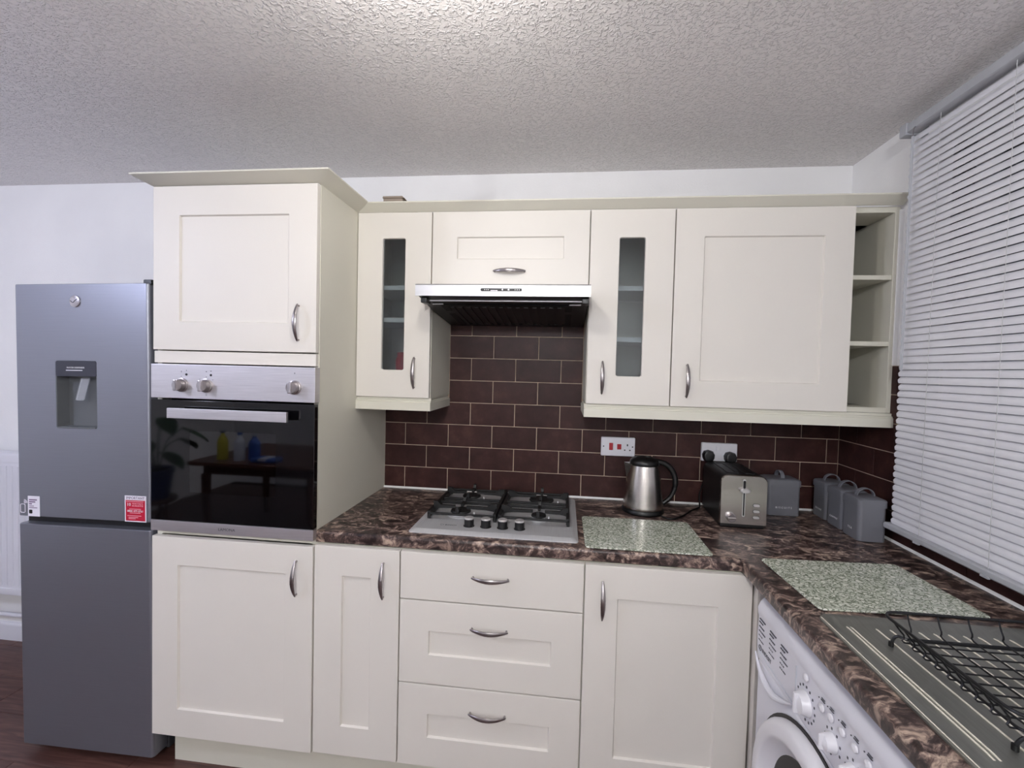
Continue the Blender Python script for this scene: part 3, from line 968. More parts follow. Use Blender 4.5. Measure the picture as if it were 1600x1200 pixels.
hp = smooth_path([(KX + .040, KY, ZW + .205), (KX + .078, KY, ZW + .198), (KX + .108, KY, ZW + .175), (KX + .124, KY, ZW + .135), (KX + .122, KY, ZW + .095), (KX + .104, KY, ZW + .058), (KX + .078, KY, ZW + .036)], 6)
mk('handle', tube(B(), hp, [.011 if i < 22 else .009 for i in range(len(hp))], 12), 'black', t)
hs_ = box(B(), KX + .050, KX + .073, KY - .014, KY + .014, ZW + .022, ZW + .200, .004)
for v in hs_.verts:
    v.co.x += (.0755 - (v.co.z - ZW - .03) * .112) - .0755 + .004
mk('water_gauge_strip', hs_, 'black', t)
kc = smooth_path([(KX + .055, KY - .050, ZW + .006), (1.815, -0.232, ZW + .004), (1.842, -0.255, ZW + .004), (1.895, -0.205, ZW + .004), (1.945, -0.130, ZW + .004), (1.985, -0.085, ZW + .004), (2.003, -0.050, ZW + .006), (2.006, -0.033, ZW + .05), (2.026, -0.030, ZW + .12), (2.038, -0.038, ZW + .178)], 8)
mk('power_cord', tube(B(), kc, .0032, 8), 'black', t)

# ------------------------------------------------------------------ toaster
TX, TY = 2.086, -0.180
t = thing('toaster', (TX, TY, ZW), 'two-slot toaster with brushed steel front and black sides beside the tins', 'toaster')
def toaster_outline(w_, z0, z1, r, n=8):
    pts = [(-w_, z0)]
    for i in range(n + 1):
        a = PI - PI / 2 * i / n
        pts.append((-w_ + r + r * math.cos(a), z1 - r + r * math.sin(a)))
    for i in range(n + 1):
        a = PI / 2 - PI / 2 * i / n
        pts.append((w_ - r + r * math.cos(a), z1 - r + r * math.sin(a)))
    pts.append((w_, z0))
    return pts
o0 = toaster_outline(.080, ZW + .016, ZW + .196, .026)
o1 = toaster_outline(.078, ZW + .018, ZW + .194, .026)
o2 = toaster_outline(.070, ZW + .020, ZW + .186, .026)
mk('body', loft(B(), [[(TX + x, y, z) for x, z in o] for o, y in ((o0, -0.300), (o0, -0.060), (o2, -0.050))]), 'black', t)
mk('front_plate', loft(B(), [[(TX + x, y, z) for x, z in o] for o, y in ((o0, -0.2995), (o0, -0.308), (o1, -0.3115))]), 'kettlesteel', t)
mk('foot', box(B(), TX - .076, TX + .076, -0.302, -0.058, ZW + .0003, ZW + .016, .004), 'black', t)
for s_ in (-1, 1):
    sl = mk('slot_rim', loft(B(), [[(TX + s_ * .030 + x, y, z) for x, y in rrect(*q_, .006)] for q_, z in (
        ((-.019, .019, -.275, -.085), ZW + .195), ((-.019, .019, -.275, -.085), ZW + .1985), ((-.013, .013, -.268, -.092), ZW + .1985), ((-.013, .013, -.268, -.092), ZW + .1945))], False, True), 'dark', t)
    mk('slot', box(B(), TX + s_ * .030 - .0125, TX + s_ * .030 + .0125, -.267, -.093, ZW + .1935, ZW + .1965), 'black', sl)
YTF = -0.3115
mk('lever_slot', loft(B(), [[(TX + x, y, z) for x, z in rrect(-.0050, .0050, ZW + .045, ZW + .183, .0048)] for y in (YTF + .002, YTF - .0008)]), 'satin', t)
mk('lever_gap', loft(B(), [[(TX + x, y, z) for x, z in rrect(-.0022, .0022, ZW + .050, ZW + .178, .0021)] for y in (YTF + .002, YTF - .0012)]), 'black', t)
mk('lever_guide', loft(B(), [[(TX + x, y, z) for x, z in rrect(-.0040, .0040, ZW + .150, ZW + .178, .0038)] for y in (YTF + .002, YTF - .003)]), 'black', t)
lv = B()
loft(lv, [[(TX + x, y, z) for x, z in rrect(-w_, w_, ZW + .137, ZW + .149, .0058)] for y, w_ in ((YTF, .008), (YTF - .006, .015), (YTF - .016, .017), (YTF - .020, .013))])
mk('lever', lv, 'satin', t)
dl = mk('dial', lathe(B(), [(.001, YTF + .001), (.0165, YTF + .001), (.0165, YTF - .006), (.0150, YTF - .016), (.0135, YTF - .018), (.001, YTF - .018)], (TX - .043, 0, ZW + .042), 32, 'y'), 'chrome', t)
mk('dial_grip', box(B(), TX - .057, TX - .029, YTF - .022, YTF - .017, ZW + .0395, ZW + .0445, .001), 'kettlesteel', dl)
for z in (ZW + .090, ZW + .068, ZW + .046):
    bt = mk('button', loft(B(), [[(TX + .043 + x, y, z + zz) for x, zz in rrect(-.0105, .0105, -.0042, .0042, .004)] for y in (YTF + .001, YTF - .0045)]), 'satin', t)
    mk('button_surround', loft(B(), [[(TX + .043 + x, y, z + zz) for x, zz in rrect(-.0120, .0120, -.0055, .0055, .005)] for y in (YTF + .001, YTF - .0004)]), 'dark', bt)
t.rotation_euler = (0, 0, -0.045)

# ------------------------------------------------------------------ storage tins
def tin(loc, rz, w_, d_, text, lab):
    """square tin with flanged lid and strap handle; text on the -y face in local space"""
    x, y = loc
    t = thing('storage_tin', (x, y, ZW), lab, 'tin', 'grey storage tins')
    def rr(ins, z, r=.014):
        return [(x + a, y + b, z) for a, b in rrect(-w_ / 2 + ins, w_ / 2 - ins, -d_ / 2 + ins, d_ / 2 - ins, r)]
    mk('body', loft(B(), [rr(.005, ZW + .0003), rr(.003, ZW + .002), rr(.003, ZW + .122)]), 'tin', t)
    ld = mk('lid', loft(B(), [rr(.0032, ZW + .1195), rr(0, ZW + .1195), rr(0, ZW + .140), rr(.003, ZW + .145), rr(.010, ZW + .148), rr(.022, ZW + .1495)]), 'tin', t)
    R = .028
    pts = [(x, y + R * math.cos(PI * i / 14), ZW + .148 + R * .95 * math.sin(PI * i / 14)) for i in range(15)]
    hb = B()
    loops = []
    for i, p in enumerate(pts):
        a = PI * i / 14
        n_ = Vector((0, math.cos(a), math.sin(a)))
        c_ = Vector(p)
        loops.append([c_ + n_ * e * .0016 + Vector((s * .0075, 0, 0)) for e, s in ((-1, -1), (1, -1), (1, 1), (-1, 1))])
    loft(hb, loops)
    mk('handle', hb, 'tin', ld)
    if text:
        lettering(text, .0105, 'paleink', t, (x, y - d_ / 2 + .0027, ZW + .034), sx=1.0)
    t.rotation_euler = (0, 0, rz)
    return t
tin((2.307, -0.070), 0.0, .132, .100, 'B I S C U I T S', 'grey square tin with strap handle standing right behind the toaster')
tin((2.481, -0.319), -PI / 2 - .03, .106, .094, 'T E A', 'nearest of the three grey tins in a row by the window blind')
tin((2.488, -0.208), -PI / 2 - .03, .106, .094, 'C O F F E E', 'middle of the three grey tins in a row by the window blind')
tin((2.492, -0.097), -PI / 2 - .03, .106, .094, 'S U G A R', 'grey tin at the corner end of the row of three by the blind')

# ------------------------------------------------------------------ chopping boards
def chop(cx, cy, w_, d_, rz, lab):
    bm = loft(B(), [[(cx + a, cy + b, z) for a, b in rrect(-w_ / 2 + i, w_ / 2 - i, -d_ / 2 + i, d_ / 2 - i, .012)] for i, z in ((.001, ZW + .0022), (0, ZW + .003), (0, ZW + .0058), (.001, ZW + .0068))])
    t = thing('chopping_board', (cx, cy, ZW), lab, 'chopping board', 'glass chopping boards')
    mk('glass_plate', bm, 'board', t)
    for sx in (-1, 1):
        for sy in (-1, 1):
            mk('rubber_foot', lathe(B(), [(.001, ZW + .0001), (.006, ZW + .0001), (.006, ZW + .0022), (.001, ZW + .0022)], (cx + sx * (w_ / 2 - .02), cy + sy * (d_ / 2 - .02), 0), 12), 'white', t)
    t.rotation_euler = (0, 0, rz)
chop(1.695, -0.443, 0.390, 0.308, 0.0, 'green flecked glass chopping board between the hob and the kettle')
chop(2.229, -0.732, 0.392, 0.296, 0.055, 'green flecked glass chopping board between the tins and the drainer')

# ------------------------------------------------------------------ sockets and plugs
def faceplate(x0, x1, z0, z1, lab):
    t = thing('wall_socket', ((x0 + x1) / 2, -0.0105, z0), lab, 'socket')
    mk('face_plate', loft(B(), [[(x, y, z) for x, z in rrect(x0 + i, x1 - i, z0 + i, z1 - i, .005)] for i, y in ((0, -.0106), (0, -.0165), (.002, -.0195))]), 'white', t)
    return t
def rocker(t, x, z, w_, h_, m_):
    mk('switch', loft(B(), [[(x + a, y, z + b) for a, b in rrect(-w_ / 2 + i, w_ / 2 - i, -h_ / 2 + i, h_ / 2 - i, .0015)] for i, y in ((0, -.019), (0, -.0215), (.001, -.0225))]), m_, t)
t = faceplate(1.588, 1.734, 1.105, 1.188, 'white cooker socket with two red switches above the kettle')
rocker(t, 1.631, 1.147, .016, .031, 'red')
rocker(t, 1.666, 1.147, .018, .023, 'red')
for x, z, w_, h_ in ((1.701, 1.155, .005, .009), (1.690, 1.133, .006, .005), (1.712, 1.133, .006, .005), (1.599, 1.147, .005, .005), (1.723, 1.148, .005, .005)):
    mk('pin_hole', box(B(), x - w_ / 2, x + w_ / 2, -.0199, -.0188, z - h_ / 2, z + h_ / 2), 'black', t)
t = faceplate(2.011, 2.158, 1.102, 1.181, 'white double wall socket holding two black plugs behind the toaster')
rocker(t, 2.078, 1.157, .014, .020, 'white')
rocker(t, 2.093, 1.157, .014, .020, 'white')
def plug(x, z, lab):
    t = thing('plug', (x, -0.0195, z - .024), lab, 'plug')
    o_ = [(x + a, z + b) for a, b in ((-.014, -.024), (.014, -.024), (.022, -.010), (.024, .006), (.017, .020), (0, .025), (-.017, .020), (-.024, .006), (-.022, -.010))]
    mk('body', loft(B(), [[(x + (a - x) * s, y, z + (b - z) * s) for a, b in o_] for s, y in ((1, -.0197), (1, -.036), (.86, -.047), (.6, -.050))]), 'black', t)
    mk('cord_grip', tube(B(), [(x, -.034, z - .022), (x, -.036, z - .036), (x + .002, -.038, z - .048)], [.0062, .005, .004], 10), 'black', t)
plug(2.0375, 1.126, 'black plug on the left of the double socket')
plug(2.1265, 1.122, 'black plug on the right of the double socket')

# ------------------------------------------------------------------ sink, drainer and dish rack
t = thing('sink', (2.24, -1.4, ZW), 'stainless steel inset sink with ridged drainer along the right wall', 'sink')
SX0, SX1, SY1, SY0 = 2.020, 2.480, -0.908, -1.925
zt_ = ZW + .0065
bm = B()
# rim and drainer tray, stepped outlines
loft(bm, [[(x, y, z) for x, y in rrect(SX0 + i, SX1 - i, -1.405, SY1 - i if i < .01 else SY1 - i - .014, max(.03 - i, .012))] for i, z in ((0, ZW + .0002), (0, ZW + .0045), (.003, zt_), (.014, zt_), (.026, ZW + .0015))])
mk('drainer', bm, 'sinksteel', t)
bm = B()
bowl = [(0, ZW + .0002), (0, ZW + .0045), (.003, zt_), (.036, zt_), (.046, ZW - .004), (.056, ZW - .16), (.075, ZW - .175)]
loft(bm, [[(x, y, z) for x, y in rrect(SX0 + i, SX1 - i, SY0 + i, -1.4052 - i, .045)] for i, z in bowl])
bw = mk('bowl', bm, 'sinksteel', t)
mk('plughole', lathe(B(), [(.001, ZW - .1745), (.040, ZW - .1745), (.040, ZW - .172), (.030, ZW - .1735), (.001, ZW - .1738)], (2.25, -1.665, 0), 24), 'chrome', bw)
tp = mk('tap', tube(B(), smooth_path([(2.465, -1.42, ZW + .006), (2.465, -1.42, ZW + .20), (2.44, -1.46, ZW + .27), (2.38, -1.55, ZW + .28), (2.33, -1.62, ZW + .24)], 6), .011, 12), 'chrome', t)
mk('lever', tube(B(), [(2.465, -1.42, ZW + .06), (2.43, -1.385, ZW + .075), (2.40, -1.36, ZW + .085)], .006, 8), 'chrome', tp)
mk('rim_highlight', tube(B(), [(2.0245, -0.930, ZW + .0062), (2.0245, -1.39, ZW + .0062)], .0014, 6), 'ridge', t)  # pale bead added as the highlight along the rim's left edge
xs = [2.064, 2.0725, 2.125, 2.154, 2.1835, 2.2125, 2.242, 2.2715, 2.3015, 2.331, 2.3615, 2.392, 2.42]
for i, x in enumerate(xs):
    y1 = -0.956 if i != 12 else -0.965
    mk('ridge', tube(B(), [(x, y1, ZW + .0012), (x, y1 - .008, ZW + .0026), (x, -1.30 if i < 2 else -1.365, ZW + .0026), (x, -1.31 if i < 2 else -1.378, ZW + .0012)], .0017, 6), 'ridge', t)

t = thing('dish_rack', (2.26, -1.16, ZW + .003), 'black wire dish rack standing on the steel drainer', 'dish rack')
RX0, RX1, RY1, RY0, RZ = 2.085, 2.440, -1.026, -1.322, 0.988
bx0, bx1, by1, by0, bz = 2.118, 2.407, -1.050, -1.296, 0.946
mk('rim', tube(B(), [(x, y, RZ) for x, y in rrect(RX0, RX1, RY0, RY1, .028, 5)], .0030, 8, True), 'wire', t)
mk('base_rim', tube(B(), [(x, y, bz) for x, y in rrect(bx0, bx1, by0, by1, .02, 5)], .0024, 8, True), 'wire', t)
nx = 6
for i in range(nx):
    x = 2.137 + i * .0565
    if x > bx1:
        break
    mk('wire', tube(B(), smooth_path([(x, RY1, RZ), (x, by1 + .012, bz + .015), (x, by1 - .012, bz), (x, by0 + .012, bz), (x, by0 - .012, bz + .015), (x, RY0, RZ)], 4), .0017, 6), 'wire', t)
ny = 9
for i in range(ny):
    y = by1 - .014 - i * .0272
    mk('wire', tube(B(), smooth_path([(RX0, y, RZ), (bx0 - .012, y, bz + .015), (bx0 + .012, y, bz - .003), (bx1 - .012, y, bz - .003), (bx1 + .012, y, bz + .015), (RX1, y, RZ)], 4), .0017, 6), 'wire', t)
for y in (-1.028, -1.292):
    yy = y + (-.006 if y > -1.1 else .006)
    mk('foot_wire', tube(B(), smooth_path([(2.112, y + .006, ZW + .0055), (2.113, y + .004, ZW + .016), (2.120, y, ZW + .0275), (2.140, yy - .008, bz - .006), (2.26, yy - .010, bz - .006), (2.385, yy - .008, bz - .006), (2.405, y, ZW + .0275), (2.412, y + .004, ZW + .016), (2.413, y + .006, ZW + .0055)], 5), .0029, 8), 'wire', t)
    for x in (2.112, 2.413):
        mk('rubber_tip', lathe(B(), [(.001, ZW + .0028), (.0048, ZW + .0028), (.0048, ZW + .012), (.001, ZW + .0125)], (x, y + .006, 0), 12), 'black', t)

# ------------------------------------------------------------------ washing machine
t = thing('washing_machine', (2.27, -0.99, 0), 'white front-loading washing machine under the worktop by the corner cabinet', 'washing machine')
FX, FY1, FY0 = 1.990, -0.690, -1.288
CY, CZ, CR = -0.989, 0.405, 0.252
bm = box(B(), FX + .012, 2.54, FY0, FY1, 0.02, 0.852, .006)
mk('body', bm, 'enamel', t)
# front panel below the control panel, rounded edges
mk('front_panel', box(B(), FX, FX + .02, FY0 + .001, FY1 - .001, 0.105, 0.6695, .008, 3), 'enamel', t)
mk('kick_panel', box(B(), FX + .002, FX + .02, FY0 + .001, FY1 - .001, 0.022, 0.103, .005), 'enamel', t)
prof = [(FX + .02, .672), (FX, .672), (FX - .002, .678), (FX - .003, .74), (FX - .001, .790), (FX - .004, .800), (FX - .005, .815), (FX + .002, .832), (FX + .014, .846), (FX + .02, .850)]
cpw = mk('control_panel', prism_y(B(), prof, FY1 - .001, FY0 + .001), 'enamel', t)
XP = FX - .0032
# detergent drawer lip
dw = B()
lipa, lipb = [], []
for i in range(17):
    s = i / 16
    y = -0.697 - .205 * s
    z = .690 - .050 * math.sin(PI * s ** .8) - .004 * s
    lipa.append((XP - .006, y, z)); lipb.append(z)
rad = [.002 + .007 * math.sin(PI * i / 16) for i in range(17)]
mk('drawer_lip', tube(dw, lipa, rad, 10), 'enamel', cpw)
mk('drawer_edge', tube(B(), [(XP, -0.697, .6985), (XP, -0.76, .692), (XP, -0.83, .688), (XP, -0.90, .687), (XP, -0.906, .700), (XP, -0.906, .784)], .0011, 6), 'pale', cpw)
def dial(y, z, r, marks):
    k = mk('dial', lathe(B(), [(.001, XP), (r, XP), (r, XP - .004), (r * .88, XP - .010), (r * .80, XP - .018), (r * .3, XP - .022), (.001, XP - .022)], (0, y, z), 32, 'x'), 'white', cpw)
    g = box(B(), XP - .028, XP - .014, y - r * .16, y + r * .16, z - r * .85, z + r * .85, .003)
    mk('grip', g, 'white', k)
    for i in range(marks):
        a = 2 * PI * i / marks
        cy_, cz_ = y + r * 1.36 * math.cos(a), z + r * 1.36 * math.sin(a)
        if marks < 12 and 5 < i < 7:
            continue
        mk('mark', box(B(), XP - .0005, XP + .001, cy_ - .0018, cy_ + .0018, cz_ - .0024, cz_ + .0024), 'ink', cpw)
dial(-0.953, .727, .0275, 16)
dial(-1.058, .722, .0195, 9)
dial(-1.128, .716, .0195, 9)
for y, z in ((-0.952, .786), (-1.018, .765), (-1.050, .768), (-1.089, .769), (-1.129, .770), (-1.168, .771)):
    mk('button', lathe(B(), [(.001, XP), (.0085, XP), (.0080, XP - .004), (.004, XP - .006), (.001, XP - .006)], (0, y, z), 20, 'x'), 'white', cpw)
    mk('mark', box(B(), XP - .0005, XP + .001, y - .007, y + .007, z + .0135, z + .0155), 'ink', cpw)
    if y < -1:
        mk('mark', box(B(), XP - .0005, XP + .001, y - .007, y + .005, z + .0185, z + .0200), 'ink', cpw)
        mk('mark', box(B(), XP - .0005, XP + .001, y + .014, y + .016, z + .012, z + .014), 'ink', cpw)
for c0 in (-0.700, -0.764, -0.826):
    mk('mark', box(B(), XP - .0006, XP + .0015, c0 - .036, c0 - .002, .7865, .7892), 'ink', cpw)
    for r_ in range(5):
        z = .7785 - r_ * .0125
        x0_ = c0
        for a, b in ((0, .006), (.009, .013), (.016, .022 + .008 * ((r_ * 7) % 3)), ):
            mk('mark', box(B(), XP - .0006, XP + .0015, c0 - b, c0 - a, z - .0014, z + .0014), 'ink', cpw)
lettering('INDESIT', .0155, 'ink', cpw, (XP - .0003, -0.752, .7085), 'left')
lr_ = B()
tube(lr_, [(XP - .0003, -0.7115 + .0075 * math.cos(a * PI / 8), .7085 + .0075 * math.sin(a * PI / 8)) for a in range(16)], .0008, 5, True)
box(lr_, XP - .0006, XP, -0.7122, -0.7108, .7050, .7100)
box(lr_, XP - .0006, XP, -0.7122, -0.7108, .7115, .7128)
mk('logo', lr_, 'ink', cpw)
# porthole door
d = mk('door', lathe(B(), [(.16, FX + .014), (CR, FX + .002), (CR, FX - .012), (CR - .006, FX - .024), (CR - .016, FX - .030), (.216, FX - .032), (.206, FX - .028), (.172, FX + .000), (.160, FX + .0125)], (0, CY, CZ), 64, 'x'), 'white', t)
mk('door_gap_shade', lathe(B(), [(CR + .001, FX - .001), (CR + .009, FX - .001), (CR + .009, FX - .0035), (CR + .001, FX - .0035)], (0, CY, CZ), 64, 'x'), 'dark', t)  # dark ring standing in for the shadow in the gap round the door
mk('door_glass', lathe(B(), [(.1705, FX + .0012), (.158, FX + .0005), (.154, FX + .008), (.13, FX + .0105), (.06, FX + .0115), (.001, FX + .0118)], (0, CY, CZ), 48, 'x'), 'blackgloss', d)
mk('glass_ring', tube(B(), [(FX + .0085, CY + .142 * math.cos(2 * PI * i / 48), CZ + .142 * math.sin(2 * PI * i / 48)) for i in range(48)], .003, 6, True), 'dark', d)

# ------------------------------------------------------------------ fridge freezer
t = thing('fridge_freezer', (-0.285, -0.3, 0), 'silver grey fridge freezer with water dispenser standing left of the oven housing', 'fridge')
RX0, RX1, YFr = -0.549, -0.009, -0.597
YD = YFr + .058
mk('body', box(B(), RX0 + .002, RX1 + .003, YD + .006, -0.03, 0.025, 1.732, .004), 'fridge_side', t)
for x in (RX0 + .05, RX1 - .05):
    for y in (YD + .04, -.08):
        mk('foot', lathe(B(), [(.001, 0), (.018, 0), (.016, .026), (.001, .026)], (x, y, 0), 16), 'black', t)
def fdoor(z0, z1, hole=None):
    bm = B()
    def ring(x0, x1, za, zb_, y, r=.004):
        return [(x, y, z) for x, z in rrect(x0, x1, za, zb_, r)]
    L = [ring(RX0, RX1, z0, z1, YD), ring(RX0, RX1, z0, z1, YFr + .014)]
    for i in range(1, 6):
        a = PI / 2 * i / 5
        L.append(ring(RX0 + .011 * (1 - math.cos(a)), RX1 - .011 * (1 - math.cos(a)), z0 + .003 * (1 - math.cos(a)), z1 - .003 * (1 - math.cos(a)), YFr + .014 - .014 * math.sin(a)))
    if hole:
        L += [ring(*hole, YFr, .008), ring(*hole, YFr + .045, .008), L[0]]
        return loft(bm, L, False, False)
    return loft(bm, L)
HO = (-0.382, -0.2155, 1.221, 1.4645)
d = mk('fridge_door', fdoor(0.893, 1.7395, HO), 'fridge', t)
dp = mk('dispenser_recess', loft(B(), [[(x, y, z) for x, z in rrect(HO[0] + i, HO[1] - i, HO[2] + i, HO[3] - i, .007)] for i, y in ((.0003, YFr + .0005), (.003, YFr + .001), (.006, YFr + .040))], False, True), 'recess', d)
mk('dispenser_panel', loft(B(), [[(x, y, z) for x, z in rrect(HO[0] + i, HO[1] - i, 1.4085, HO[3] - i, .006)] for i, y in ((.001, YFr + .03), (.001, YFr + .0005), (.002, YFr - .0008))]), 'panelnavy', dp)
lettering('WATER DISPENSER', .0085, 'paleink', dp, (-0.2995, YFr - .001, 1.4395))
mk('stripe', box(B(), -0.338, -0.272, YFr - .0014, YFr - .0006, 1.4285, 1.4315), 'paleink', dp)
pd = loft(B(), [[(x + dx, y, z + dz) for x, z in rrect(-0.018, 0.018, 0, .082, .006)] for dx, y, dz in ((-0.293, YFr + .010, 1.322), (-0.293, YFr + .013, 1.322))])
for v in pd.verts:
    k_ = (1.404 - v.co.z) / .082
    v.co.y -= -.012 + .016 * k_
    v.co.x += .006 * (1 - k_)
mk('paddle', pd, 'clearplastic', dp)
mk('drip_edge', box(B(), HO[0] + .006, HO[1] - .006, YFr - .002, YFr + .038, HO[2] + .001, HO[2] + .006, .001), 'recess', dp)
bg = mk('badge', lathe(B(), [(.001, YFr - .0003), (.021, YFr - .0003), (.021, YFr - .003), (.018, YFr - .0045), (.001, YFr - .005)], (-0.297, 0, 1.6755), 32, 'y'), 'chrome', d)
mk('badge_line', tube(B(), smooth_path([(-0.312, YFr - .0048, 1.678), (-0.302, YFr - .0052, 1.671), (-0.292, YFr - .0052, 1.679), (-0.284, YFr - .0050, 1.684)], 4), .0011, 6), 'ink', bg)
fz = mk('freezer_door', fdoor(0.038, 0.866), 'fridge', t)
mk('gap_liner', box(B(), RX0 + .006, RX1 - .002, YFr + .030, YD + .004, 0.866, 0.893), 'black', t)
mk('hinge_cover', box(B(), RX1 - .026, RX1 + .006, YFr + .006, YD + .03, 1.7335, 1.752, .003), 'black', t)
# stickers (flat printed labels on the door)
s1 = mk('guarantee_sticker', box(B(), -0.110, -0.026, YFr - .0006, YFr + .0005, 0.8945, 0.988), 'sticker', d)
mk('red_field', box(B(), -0.106, -0.030, YFr - .0009, YFr, 0.8985, 0.972), 'stickerred', s1)
lettering('IMPORTANT', .0132, 'purpleink', s1, (-0.068, YFr - .0009, 0.9795), sx=0.98)
lettering('10', .016, 'sticker', s1, (-0.0935, YFr - .0012, 0.956))
lettering('YEAR PARTS', .0078, 'pinkink', s1, (-0.0595, YFr - .0012, 0.9595))
lettering('GUARANTEE', .0078, 'pinkink', s1, (-0.0595, YFr - .0012, 0.9520))
lettering('0800 479 0761', .0105, 'sticker', s1, (-0.068, YFr - .0012, 0.933))
for z, a, b in ((.9675, -.103, -.036), (.9405, -.092, -.046), (.9265, -.090, -.048), (.9165, -.100, -.045), (.9105, -.095, -.058), (.9060, -.095, -.068)):
    mk('print_line', box(B(), a, b, YFr - .0012, YFr, z - .0010, z + .0010), 'pinkink', s1)
s2 = mk('app_sticker', box(B(), -0.505, -0.456, YFr - .0006, YFr + .0005, 0.8945, 0.969), 'sticker', d)
for z, b, hh in ((.955, -.467, .0030), (.9475, -.474, .0030), (.940, -.488, .0028), (.932, -.480, .0010), (.926, -.466, .0010)):
    mk('print_line', box(B(), -.500, b, YFr - .0009, YFr, z - hh / 2 - .0008, z + hh / 2 + .0008), 'purpleink', s2)
mk('app_mark', loft(B(), [[(x, y, z) for x, z in rrect(-.5005, -.4865, .9045, .9185, .003)] for y in (YFr, YFr - .0009)]), 'black', s2)
ph = B()
tube(ph, [(x, YFr - .0004, z) for x, z in rrect(-0.536, -0.517, .907, .938, .004, 3)], .0012, 5, True)
for r_ in (.006, .0105, .015):
    tube(ph, [(-.523 + r_ * math.cos(a), YFr - .0004, .940 + r_ * math.sin(a)) for a in [i * PI / 20 for i in range(1, 10)]], .0011, 5)
mk('phone_symbol', ph, 'sticker', d)

t.rotation_euler = (0, -0.012, 0)     # the fridge leans a touch to the left

# ------------------------------------------------------------------ radiator and pipe on the left
t = thing('radiator', (-1.35, -0.07, 0.29), 'white panel radiator on the wall at far left behind the fridge', 'radiator')
ax0, ax1 = -2.05, -0.72
mk('front_panel', box(B(), ax0, ax1, -0.105, -0.095, 0.325, 0.955, .004), 'enamel', t)
mk('back_panel', box(B(), ax0, ax1, -0.045, -0.038, 0.325, 0.955, .003), 'enamel', t)
for i in range(38):
    x = ax0 + .03 + i * .0338
    mk('flute', prism_z(B(), [(x, -.104), (x + .004, -.1085), (x + .016, -.1085), (x + .020, -.104)], 0.34, 0.935), 'enamel', t)
mk('top_grille', prism_x(B(), [(-.108, .955), (-.108, .985), (-.102, .997), (-.040, .997), (-.036, .985), (-.036, .955)], ax0 - .004, ax1 + .004), 'enamel', t)
mk('bottom_rail', box(B(), ax0, ax1, -0.110, -0.090, 0.292, 0.328, .006), 'enamel', t)
for x in (ax0 + .2, ax1 - .2):
    mk('bracket', box(B(), x, x + .04, -0.038, 0.0, 0.40, 0.90), 'enamel', t)
pp = mk('heating_pipe', tube(B(), smooth_path([(-2.55, -0.030, 0.145), (-1.2, -0.030, 0.145), (-0.62, -0.030, 0.145)], 4), .011, 12), 'enamel', base=True)
label(pp, 'white heating pipe running along the wall below the radiator', 'pipe')
for x in (-1.9, -1.1):
    mk('clip', box(B(), x, x + .02, -0.030, 0.0, 0.132, 0.158, .003), 'enamel', pp)

# ------------------------------------------------------------------ venetian blind
t = thing('venetian_blind', (2.525, -1.16, 0.97), 'pale grey closed venetian blind hanging over the right-hand window', 'blind')
BX, BY1, BY0 = 2.527, -0.385, -1.945
hr = prism_y(B(), [(2.512, 2.272), (2.506, 2.276), (2.506, 2.300), (2.509, 2.303), (2.541, 2.303), (2.544, 2.300), (2.544, 2.276), (2.538, 2.272)], -0.392, BY0 - .01)
hr = mk('headrail', hr, 'rail', t)
mk('end_bracket', box(B(), 2.502, 2.572, -0.397, -0.366, 2.268, 2.308, .003), 'rail', t)
mk('end_bracket', box(B(), 2.502, 2.572, BY0 - .03, BY0 + .002, 2.268, 2.308, .003), 'rail', t)
def slat_mesh():
    bm = B()
    W, camber, tilt = .0110, .0022, math.radians(74)
    ct, st = math.cos(tilt), math.sin(tilt)
    ends = [(0.0, .45), (.0012, .70), (.0035, .90), (.008, 1.0)]
    L_ = BY1 - BY0
    st_y = [(0 - e, s) for e, s in ends] + [(-L_ + e, s) for e, s in ends[::-1]]
    loops = []
    for y, s in st_y:
        P = []
        top, bot = [], []
        for i in range(7):
            a = -1 + 2 * i / 6
            q = a * W * s
            h = camber * (1 - a * a)
            # slat direction: lower edge towards the room (-x), convex side to the room
            dx, dz = -q * ct, -q * st
            nx_, nz_ = -st, ct
            top.append((dx + nx_ * h, y, dz + nz_ * h))
            bot.append((dx + nx_ * (h - .0006), y, dz + nz_ * (h - .0006)))
        loops.append(top + bot[::-1])
    loft(bm, loops)
    me = finish(bm, 'slat')
    me.materials.append(M['slat'])
    return me
SLAT = slat_mesh()
NS = 57
for i in range(NS):
    z = 2.252 - i * (2.252 - 0.999) / (NS - 1)
    o = put('slat', SLAT, t, (BX + .0008 * math.sin(i * 2.3), BY1 + .0012 * math.sin(i * 1.7), z))
mk('bottom_rail', prism_y(B(), [(2.508, .972), (2.508, .984), (2.513, .988), (2.541, .988), (2.545, .984), (2.545, .972), (2.541, .968), (2.512, .968)], -0.375, BY0 - .006), 'rail', t)
for y in (-0.521, -0.752, -1.165, -1.58, -1.82):
    mk('ladder_cord', tube(B(), [(2.5145, y, 2.274), (2.5150, y, 0.984)], .0008, 5), 'cord', t)
    mk('cord_clip', box(B(), 2.5055, 2.512, y - .012, y + .012, .966, .9725, .001), 'rail', t)
wd = mk('tilt_wand', tube(B(), [(2.500, -0.4325, 2.245), (2.500, -0.4325, 1.50)], .0042, 6), 'rail', t)
mk('wand_hook', tube(B(), smooth_path([(2.506, -0.4325, 2.276), (2.501, -0.4325, 2.268), (2.500, -0.4325, 2.245)], 4), .002, 6), 'chrome', wd)

